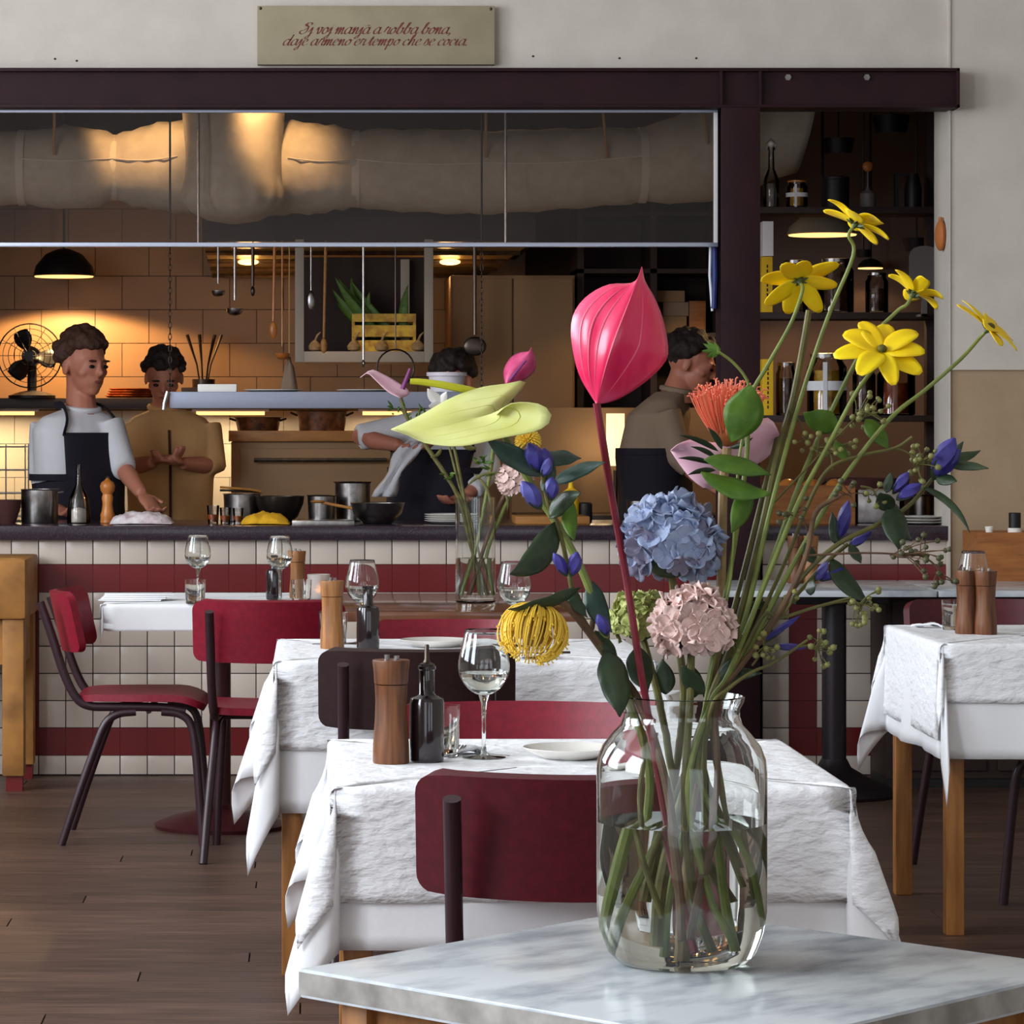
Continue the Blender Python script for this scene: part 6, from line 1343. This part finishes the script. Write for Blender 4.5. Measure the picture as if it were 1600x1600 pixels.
def spine(label, px_, k_, w_, h_, m, marks=True):
    c = sh(px_, k_, -.0); t = thing('upright_folder', label, 'folder', c+Vector((0, .004, 0)), 0, 'folders on the rack'); a = w_*sj/2; MB().box(-a, a, 0, .20, 0.0004, h_*sj, .002).build('cover', m, t, world=False)
    if marks:
        for i in range(9): z = h_*sj*(.12+.085*i); MB().box(-a*.12, a*.16, -.0012, .0, z, z+h_*sj*.055).build('printed_mark', 'print_dark', t, world=False, smooth=False)
spine('yellow upright card folder on the middle shelf by the column', 1199, 'b', 17, 87, 'yellow_card'); spine('yellow upright card folder on the lower shelf by the column', 1200, 'c', 17, 88, 'yellow_card')
o = MB().box(-.022, .022, 0, .15, 0, .14, .002).build('white_carton', 'paper_white'); o.location = sh(1200, 'b', .004)+Vector((0, 0, 88*sj)); tag(o, 'white printed carton standing on the upper yellow folder', 'carton')
t = thing('preserve_basin', 'large copper brown basin on the floor shelf under the jars', 'basin', Vector((P(1355, 0, 12.75).x, 12.75, CT))); MB().lathe([(.10, 0), (.15, .05), (.17, .16), (.165, .16), (.14, .05), (.001, .01)], 28).build('basin', 'apron_brown', t, world=False); MB().tube([(-.165, 0, .15), (-.19, 0, .13), (-.165, 0, .11)], .006, 6).build('handle', 'steel_dark', t, world=False)
struct(MB().box(rs0, rs1, 12.36, 12.9, .0, CT-.001).build('wall_low_partition', 'dark_wall', smooth=False))
# small things on and by the jamb
c = P(1467, 368, 11.70); t = thing('wooden_bell', 'small orange-brown wooden hanging on the corner of the wall opening', 'ornament', Vector((JX, 11.7, c.z))); MB().ell((JX-.016, 11.70, c.z), (.020, .05, .058), 16, 12).build('body', 'terracotta', t); MB().tube([(JX-.016, 11.70, c.z+.05), (JX-.016, 11.70, c.z+.068)], .008, 8).build('knob', 'terracotta', t)
c = P(1440, 400, 12.45); t = thing('splash_guard', 'grey rounded panel at the right end of the jar rack', 'panel', Vector((P(1444, 0, 12.45).x, 12.5, SHZ['b']))); g = round_rect_grid(.06, .09, .045, lambda x, z: Vector((P(1444, 0, 12.5).x+x, 12.50, SHZ['b']+.17+z)), 10, 10); MB().sheet(g, .01).build('panel', 'grey_plastic', t); MB().box(P(1444, 0, 12.5).x-.01, P(1444, 0, 12.5).x+.01, 12.49, 12.51, SHZ['b']-.02, SHZ['b']+.12).build('bracket', 'grey_plastic', t, smooth=False); MB().box(P(1444, 0, 12.5).x-.01, P(1444, 0, 12.5).x+.01, 12.49, 12.66, SHZ['b']-.02, SHZ['b']-.01).build('arm', 'grey_plastic', t, smooth=False)
t = thing('apron_hook_cord', 'blue and white twisted cord hanging left of the steel column', 'cord', P(1115, 480, 11.635)); MB().tube([P(1116, 384, 11.635), P(1117, 430, 11.635), P(1115, 482, 11.635)], .011, 8).build('strand', 'blue_cord', t); MB().tube([P(1110, 384, 11.635), P(1109, 430, 11.635), P(1113, 486, 11.635)], .005, 8).build('strand', 'paper_white', t)
MB().tube([P(1116, 384, 11.635), (P(1116, 0, 11.635).x, 11.635, ZB0+.004)], .005, 6).build('hanger', 'paper_white', t)
# ================================================================== PEOPLE BEHIND THE PASS
def fuse(mb, voxel, it, name, m):
    """several closed shapes grown into one continuous surface"""
    o = bpy.data.objects.new('fuse_source', mb.mesh('fuse_source', None, False)); COL.objects.link(o)
    r = o.modifiers.new('r', 'REMESH'); r.mode = 'VOXEL'; r.voxel_size = voxel
    s = o.modifiers.new('s', 'SMOOTH'); s.factor = .5; s.iterations = it
    dg = bpy.context.evaluated_depsgraph_get(); me = bpy.data.meshes.new_from_object(o.evaluated_get(dg)); bpy.data.objects.remove(o)
    me.name = name; me.materials.clear(); me.materials.append(MATS[m])
    for p in me.polygons: p.use_smooth = True
    return me
def ring_pts(c, r_, d_, a, b, n=24, e=2.4):
    out_ = []
    for k in range(n):
        t = 2*PI*k/n; ct_, st = math.cos(t), math.sin(t); x = math.copysign(abs(ct_)**(2/e), ct_); y = math.copysign(abs(st)**(2/e), st); out_.append(c+r_*a*x+d_*b*y)
    return out_
def person(label, Y, yaw, torso, neck, head, hyaw, hpitch, hs, arms, shirt, hair, apron=None, hairlen=1.0, voxel=.0075, seed=1, strap=True, neckm=None):
    """torso: rows (px, row, half width m, half depth m, dy); arms: list of dict(sh, el, wr, hand, bare)"""
    rg = random.Random(seed); Pt = lambda q: P(q[0], q[1], Y+(q[2] if len(q) > 2 else 0))
    d = Vector((math.sin(yaw), -math.cos(yaw), 0)); r_ = Vector((math.cos(yaw), math.sin(yaw), 0))
    base = Vector((P(torso[-1][0], 0, Y).x, Y, 0)); t = thing('person', label, 'person', base, 0, 'kitchen staff')
    hd_ = Vector((math.sin(hyaw), -math.cos(hyaw), 0)); hr = Vector((math.cos(hyaw), math.sin(hyaw), 0)); up = Vector((0, 0, 1))
    fw = (hd_*math.cos(hpitch)-up*math.sin(hpitch)).normalized(); hu = hr.cross(fw)*-1; hu = hu if hu.z > 0 else -hu
    M = Matrix((hr, fw, hu)).transposed(); HC = Pt(head); L_ = lambda x, y, z: HC+(hr*x+fw*y+hu*z)*hs
    body = MB(); E = lambda c, rr, seg=16, rings=12: body.ell(L_(*c), Vector(rr)*hs, seg, rings, M)
    E((0, -.012, .025), (.076, .096, .088)); E((0, .03, -.045), (.056, .064, .062)); E((0, .045, -.085), (.034, .042, .026)); E((0, .052, .0), (.058, .045, .06))
    E((0, .098, -.018), (.012, .022, .017), 10, 8); E((0, .094, .004), (.009, .012, .026), 10, 8); E((0, .082, .022), (.05, .014, .011), 12, 8); E((0, .086, -.052), (.022, .012, .010), 10, 8); E((.045, .05, -.02), (.02, .028, .022), 10, 8); E((-.045, .05, -.02), (.02, .028, .022), 10, 8)
    for s in (-1, 1): E((s*.078, -.01, -.01), (.008, .020, .031), 10, 8)
    nb = Pt(neck); body.tube([L_(0, -.02, -.03), L_(0, -.02, -.07), nb, nb-Vector((0, 0, .06))], [.052*hs, .050*hs, .058*hs, .075*hs], 14)
    # trunk and legs inside the clothes
    rows = [ring_pts(P(q[0], q[1], Y+q[4]), r_, d, q[2]*.86, q[3]*.84) for q in torso]; body.rings(rows)
    hip = torso[-1]; hc = P(hip[0], hip[1], Y+hip[4])
    legs = MB()
    for s in (-1, 1):
        a = hc+r_*s*hip[2]*.48; foot = Vector((a.x, a.y, .04)); path = [a+Vector((0, 0, .05)), a-Vector((0, 0, .12)), a.lerp(foot, .52), a.lerp(foot, .60), foot]
        body.tube(path, [.075, .075, .048, .044, .032], 14); legs.tube(path, [.09, .088, .068, .064, .058], 16)
        body.ell(foot+d*.05-Vector((0, 0, .01)), (.04, .04, .03), 12, 8); body.ell(foot+d*.10-Vector((0, 0, .018)), (.036, .036, .022), 12, 8)
    sh_ = MB(); srows = [ring_pts(P(q[0], q[1], Y+q[4]), r_, d, q[2], q[3]) for q in torso]; sh_.rings(srows)
    for A_ in arms:
        S, El, Wr, Hd = Pt(A_['sh']), Pt(A_['el']), Pt(A_['wr']), Pt(A_['hand'])
        body.tube([S, S.lerp(El, .5), El, El.lerp(Wr, .35), Wr], [.046, .043, .037, .038, .026], 14)
        hdir = (Hd-Wr).normalized(); side = hdir.cross(Vector((0, 0, 1))); side = side.normalized() if side.length > .1 else Vector((1, 0, 0)); pn = hdir.cross(side)
        HM = Matrix((side, hdir, pn)).transposed(); body.ell(Wr+hdir*.05, (.040, .055, .017), 14, 10, HM)
        for q, (o_, l_) in enumerate(((-.028, .062), (-.010, .074), (.010, .070), (.027, .055))):
            b0_ = Wr+hdir*.085+side*o_; body.tube([b0_-hdir*.02, b0_+hdir*l_*.45-pn*-.004, b0_+hdir*l_*.8+pn*-.016*A_.get('curl', 1), b0_+hdir*l_*.95+pn*-.034*A_.get('curl', 1)], [.0105, .0100, .0092, .0075], 8)
        th = A_.get('thumb', 1); body.tube([Wr+hdir*.02+side*.028*th, Wr+hdir*.045+side*.052*th, Wr+hdir*.075+side*.060*th-pn*.006], [.012, .0115, .009], 8)
        b = A_.get('bare', 1.0)       # where the sleeve ends: 0 shoulder, .5 elbow, 1 wrist
        path = [S-(El-S)*.10, S.lerp(El, .45), El] if b <= .5 else [S-(El-S)*.10, S.lerp(El, .45), El, El.lerp(Wr, (b-.5)*2)]
        sh_.tube(path, ([.070, .062, .056] if b <= .5 else [.070, .062, .056, .046]), 16)
    bd = bpy.data.objects.new('body', fuse(body, voxel*.85, 3, 'body', 'skin')); COL.objects.link(bd); bd.parent = t; bd.location = -base
    so = bpy.data.objects.new('shirt', fuse(sh_, voxel*1.3, 5, 'shirt', shirt)); COL.objects.link(so); so.parent = t; so.location = -base
    legs.build('trousers', 'trouser', t)
    for s in (-1, 1):
        foot = hc+r_*s*hip[2]*.48; foot.z = .03; MB().ell(foot+d*.06, (.05, .11, .042), 14, 10, Matrix((r_, d, Vector((0, 0, 1)))).transposed()).build('shoe', 'black', t)
    # collar
    MB().tube([nb+(r_*math.cos(a*PI/10)*.068+d*math.sin(a*PI/10)*.062)*hs+Vector((0, 0, -.005-.012*math.sin(a*PI/10))) for a in range(21)], .012, 8, caps=False).build('collar', shirt, so)
    # hair: a cap of many small locks
    hm = MB()
    for k in range(150):
        z = 1-(k+.5)/150*1.15; ph = k*2.39996; s = math.sqrt(max(0, 1-z*z)); x, y = s*math.cos(ph), s*math.sin(ph)
        if y > .35 and z < .52: continue
        if abs(x) > .75 and y > .05 and z < .25: continue
        if z < -.05 and y > -.2: continue
        q = rg.uniform(.95, 1.12); hm.ell(L_(x*.080*q, -.014+y*.099*q, .028+z*.092*q*hairlen), Vector((1, 1, 1))*rg.uniform(.014, .024)*hs*hairlen, 8, 6)
    hm.ell(L_(0, -.025, .035), Vector((.078, .090, .088))*hs, 14, 10, M)
    o = bpy.data.objects.new('hair', fuse(hm, .006, 1, 'hair', hair)); COL.objects.link(o); o.parent = t; o.location = -base
    for s in (-1, 1):
        MB().ell(L_(s*.031, .0905, .003), Vector((.013, .008, .007))*hs, 10, 8, M).build('eye', 'eye_dark', bd)
        MB().ell(L_(s*.032, .094, .024), Vector((.019, .006, .0045))*hs, 10, 6, M).build('eyebrow', hair, bd)
    MB().ell(L_(0, .0965, -.053), Vector((.021, .006, .0055))*hs, 10, 6, M).build('lips', 'lips', bd)
    if not apron: MB().tube([P(torso[i_][0], torso[i_][1], Y+torso[i_][4])+d*(torso[i_][3]+.006) for i_ in range(2, len(torso))], .006, 6).build('placket', 'apron_brown', so)
    if apron:
        am, top, bot, ang, bibang, waist = apron; g = []
        for i in range(15):
            row_ = top+(bot-top)*i/14; y_ = row_; 
            k_ = 0
            while k_ < len(torso)-2 and torso[k_+1][1] < y_: k_ += 1
            q0, q1 = torso[k_], torso[k_+1]; f_ = min(1, max(0, (y_-q0[1])/(q1[1]-q0[1]))); q = [q0[j]*(1-f_)+q1[j]*f_ for j in range(5)]
            c = P(q[0], y_, Y+q[4]); w_ = ang if y_ > waist else bibang; rowp = []
            for j in range(15):
                tt = PI/2+w_*(j/7-1); ct_, st = math.cos(tt), math.sin(tt); e = 2.4
                rowp.append(c+r_*(q[2]+.016)*math.copysign(abs(ct_)**(2/e), ct_)+d*(q[3]+.018)*math.copysign(abs(st)**(2/e), st))
            g.append(rowp)
        ap = MB().sheet(g, .004).build('apron', am, t, sharp=180)
        if strap:
            for s, j in ((1, 0), (-1, 14)):
                a = g[0][j]; e = nb+r_*s*.085*hs+Vector((0, 0, .005)); mid = (a+e)/2+d*.035; MB().tube(smoothpath([a-Vector((0, 0, .01)), mid, e+d*.012, e-d*.05], 5), .016, 8, flat=.35).build('apron_strap', am, ap)
        wr_ = [ring_pts(P(torso[3][0], waist+dz, Y+torso[3][4]), r_, d, max(q[2] for q in torso[2:5])+.012, max(q[3] for q in torso[2:5])+.012) for dz in (-5, 5)]
        MB().rings(wr_, caps=False).build('apron_tie', am, ap)
    return t
person('chef in white shirt and navy bib apron at the left, looking right', 12.8, .62,
       [(125, 640, .075, .065, 0), (123, 652, .165, .085, 0), (122, 672, .198, .115, 0), (121, 730, .185, .125, 0), (122, 790, .178, .125, 0), (122, 850, .185, .13, 0), (122, 900, .18, .12, 0)],
       (127, 636), (131, 571), .72, .10, 1.10, [dict(sh=(72, 668), el=(64, 735, .02), wr=(78, 788, -.16), hand=(100, 800, -.22), bare=.98), dict(sh=(170, 668), el=(193, 732, -.04), wr=(222, 772, -.2), hand=(238, 792, -.26), bare=.56, thumb=-1)],
       'shirt_white', 'hair_brown', ('apron_navy', 676, 900, 1.75, .62, 745), 1.05, seed=2)
person('cook in a tan jacket looking down, second from the left', 13.35, .05,
       [(262, 640, .075, .065, 0), (263, 652, .155, .085, 0), (264, 672, .200, .115, 0), (266, 730, .188, .122, 0), (266, 790, .182, .125, 0), (266, 860, .19, .13, 0), (266, 900, .185, .12, 0)],
       (258, 634), (256, 590, -.03), .02, .42, .98, [dict(sh=(208, 670), el=(204, 730, -.02), wr=(240, 722, -.2), hand=(262, 716, -.23), bare=.62), dict(sh=(322, 670), el=(334, 728, -.02), wr=(284, 724, -.2), hand=(262, 720, -.24), bare=.62, thumb=-1)],
       'shirt_tan', 'hair_dark', None, .95, seed=3)
p3 = person('cook in pale blue-white shirt and dark apron, bending behind the hanging shelf', 12.95, -.45,
       [(700, 636, .075, .065, 0), (697, 650, .155, .085, 0), (692, 672, .198, .115, 0), (682, 730, .182, .12, 0), (676, 790, .178, .125, 0), (674, 850, .185, .13, 0), (674, 900, .18, .12, 0)],
       (704, 630), (707, 597, -.02), -.5, .40, 1.0, [dict(sh=(648, 668), el=(560, 684, -.05), wr=(625, 696, -.2), hand=(655, 698, -.24), bare=.55), dict(sh=(745, 668), el=(764, 735, -.02), wr=(730, 775, -.16), hand=(705, 782, -.22), bare=.9, thumb=-1)],
       'shirt_white', 'hair_dark', ('apron_navy', 702, 900, 1.8, 1.1, 735), 1.0, seed=4)
g = [[P(652-52*(i/9)**.7+(j-3)*(5+1.5*math.sin(i*.9)), 690+86*i/9, 12.68)+Vector((0, .018*math.sin(j*1.9+i*.4), 0)) for j in range(7)] for i in range(10)]
o = MB().sheet(g, .005).build('shoulder_towel', 'shirt_white', p3, sharp=180)
person('cook in taupe shirt and dark apron at the right, turned away to the right', 13.1, 1.25,
       [(1050, 612, .075, .065, 0), (1042, 625, .150, .085, 0), (1030, 648, .198, .125, 0), (1020, 705, .185, .135, 0), (1024, 770, .182, .13, 0), (1026, 850, .19, .135, 0), (1026, 900, .185, .125, 0)],
       (1058, 608), (1080, 568), 1.35, .35, 1.02, [dict(sh=(1040, 650, -.15), el=(1062, 715, -.17), wr=(1105, 760, -.18), hand=(1128, 775, -.18), bare=.7), dict(sh=(1042, 650, .15), el=(1080, 715, .14), wr=(1115, 760, .1), hand=(1135, 772, .08), bare=.7, thumb=-1)],
       'shirt_taupe', 'hair_dark', ('apron_navy', 700, 900, 2.6, 2.6, 705), 1.0, seed=5, strap=False)
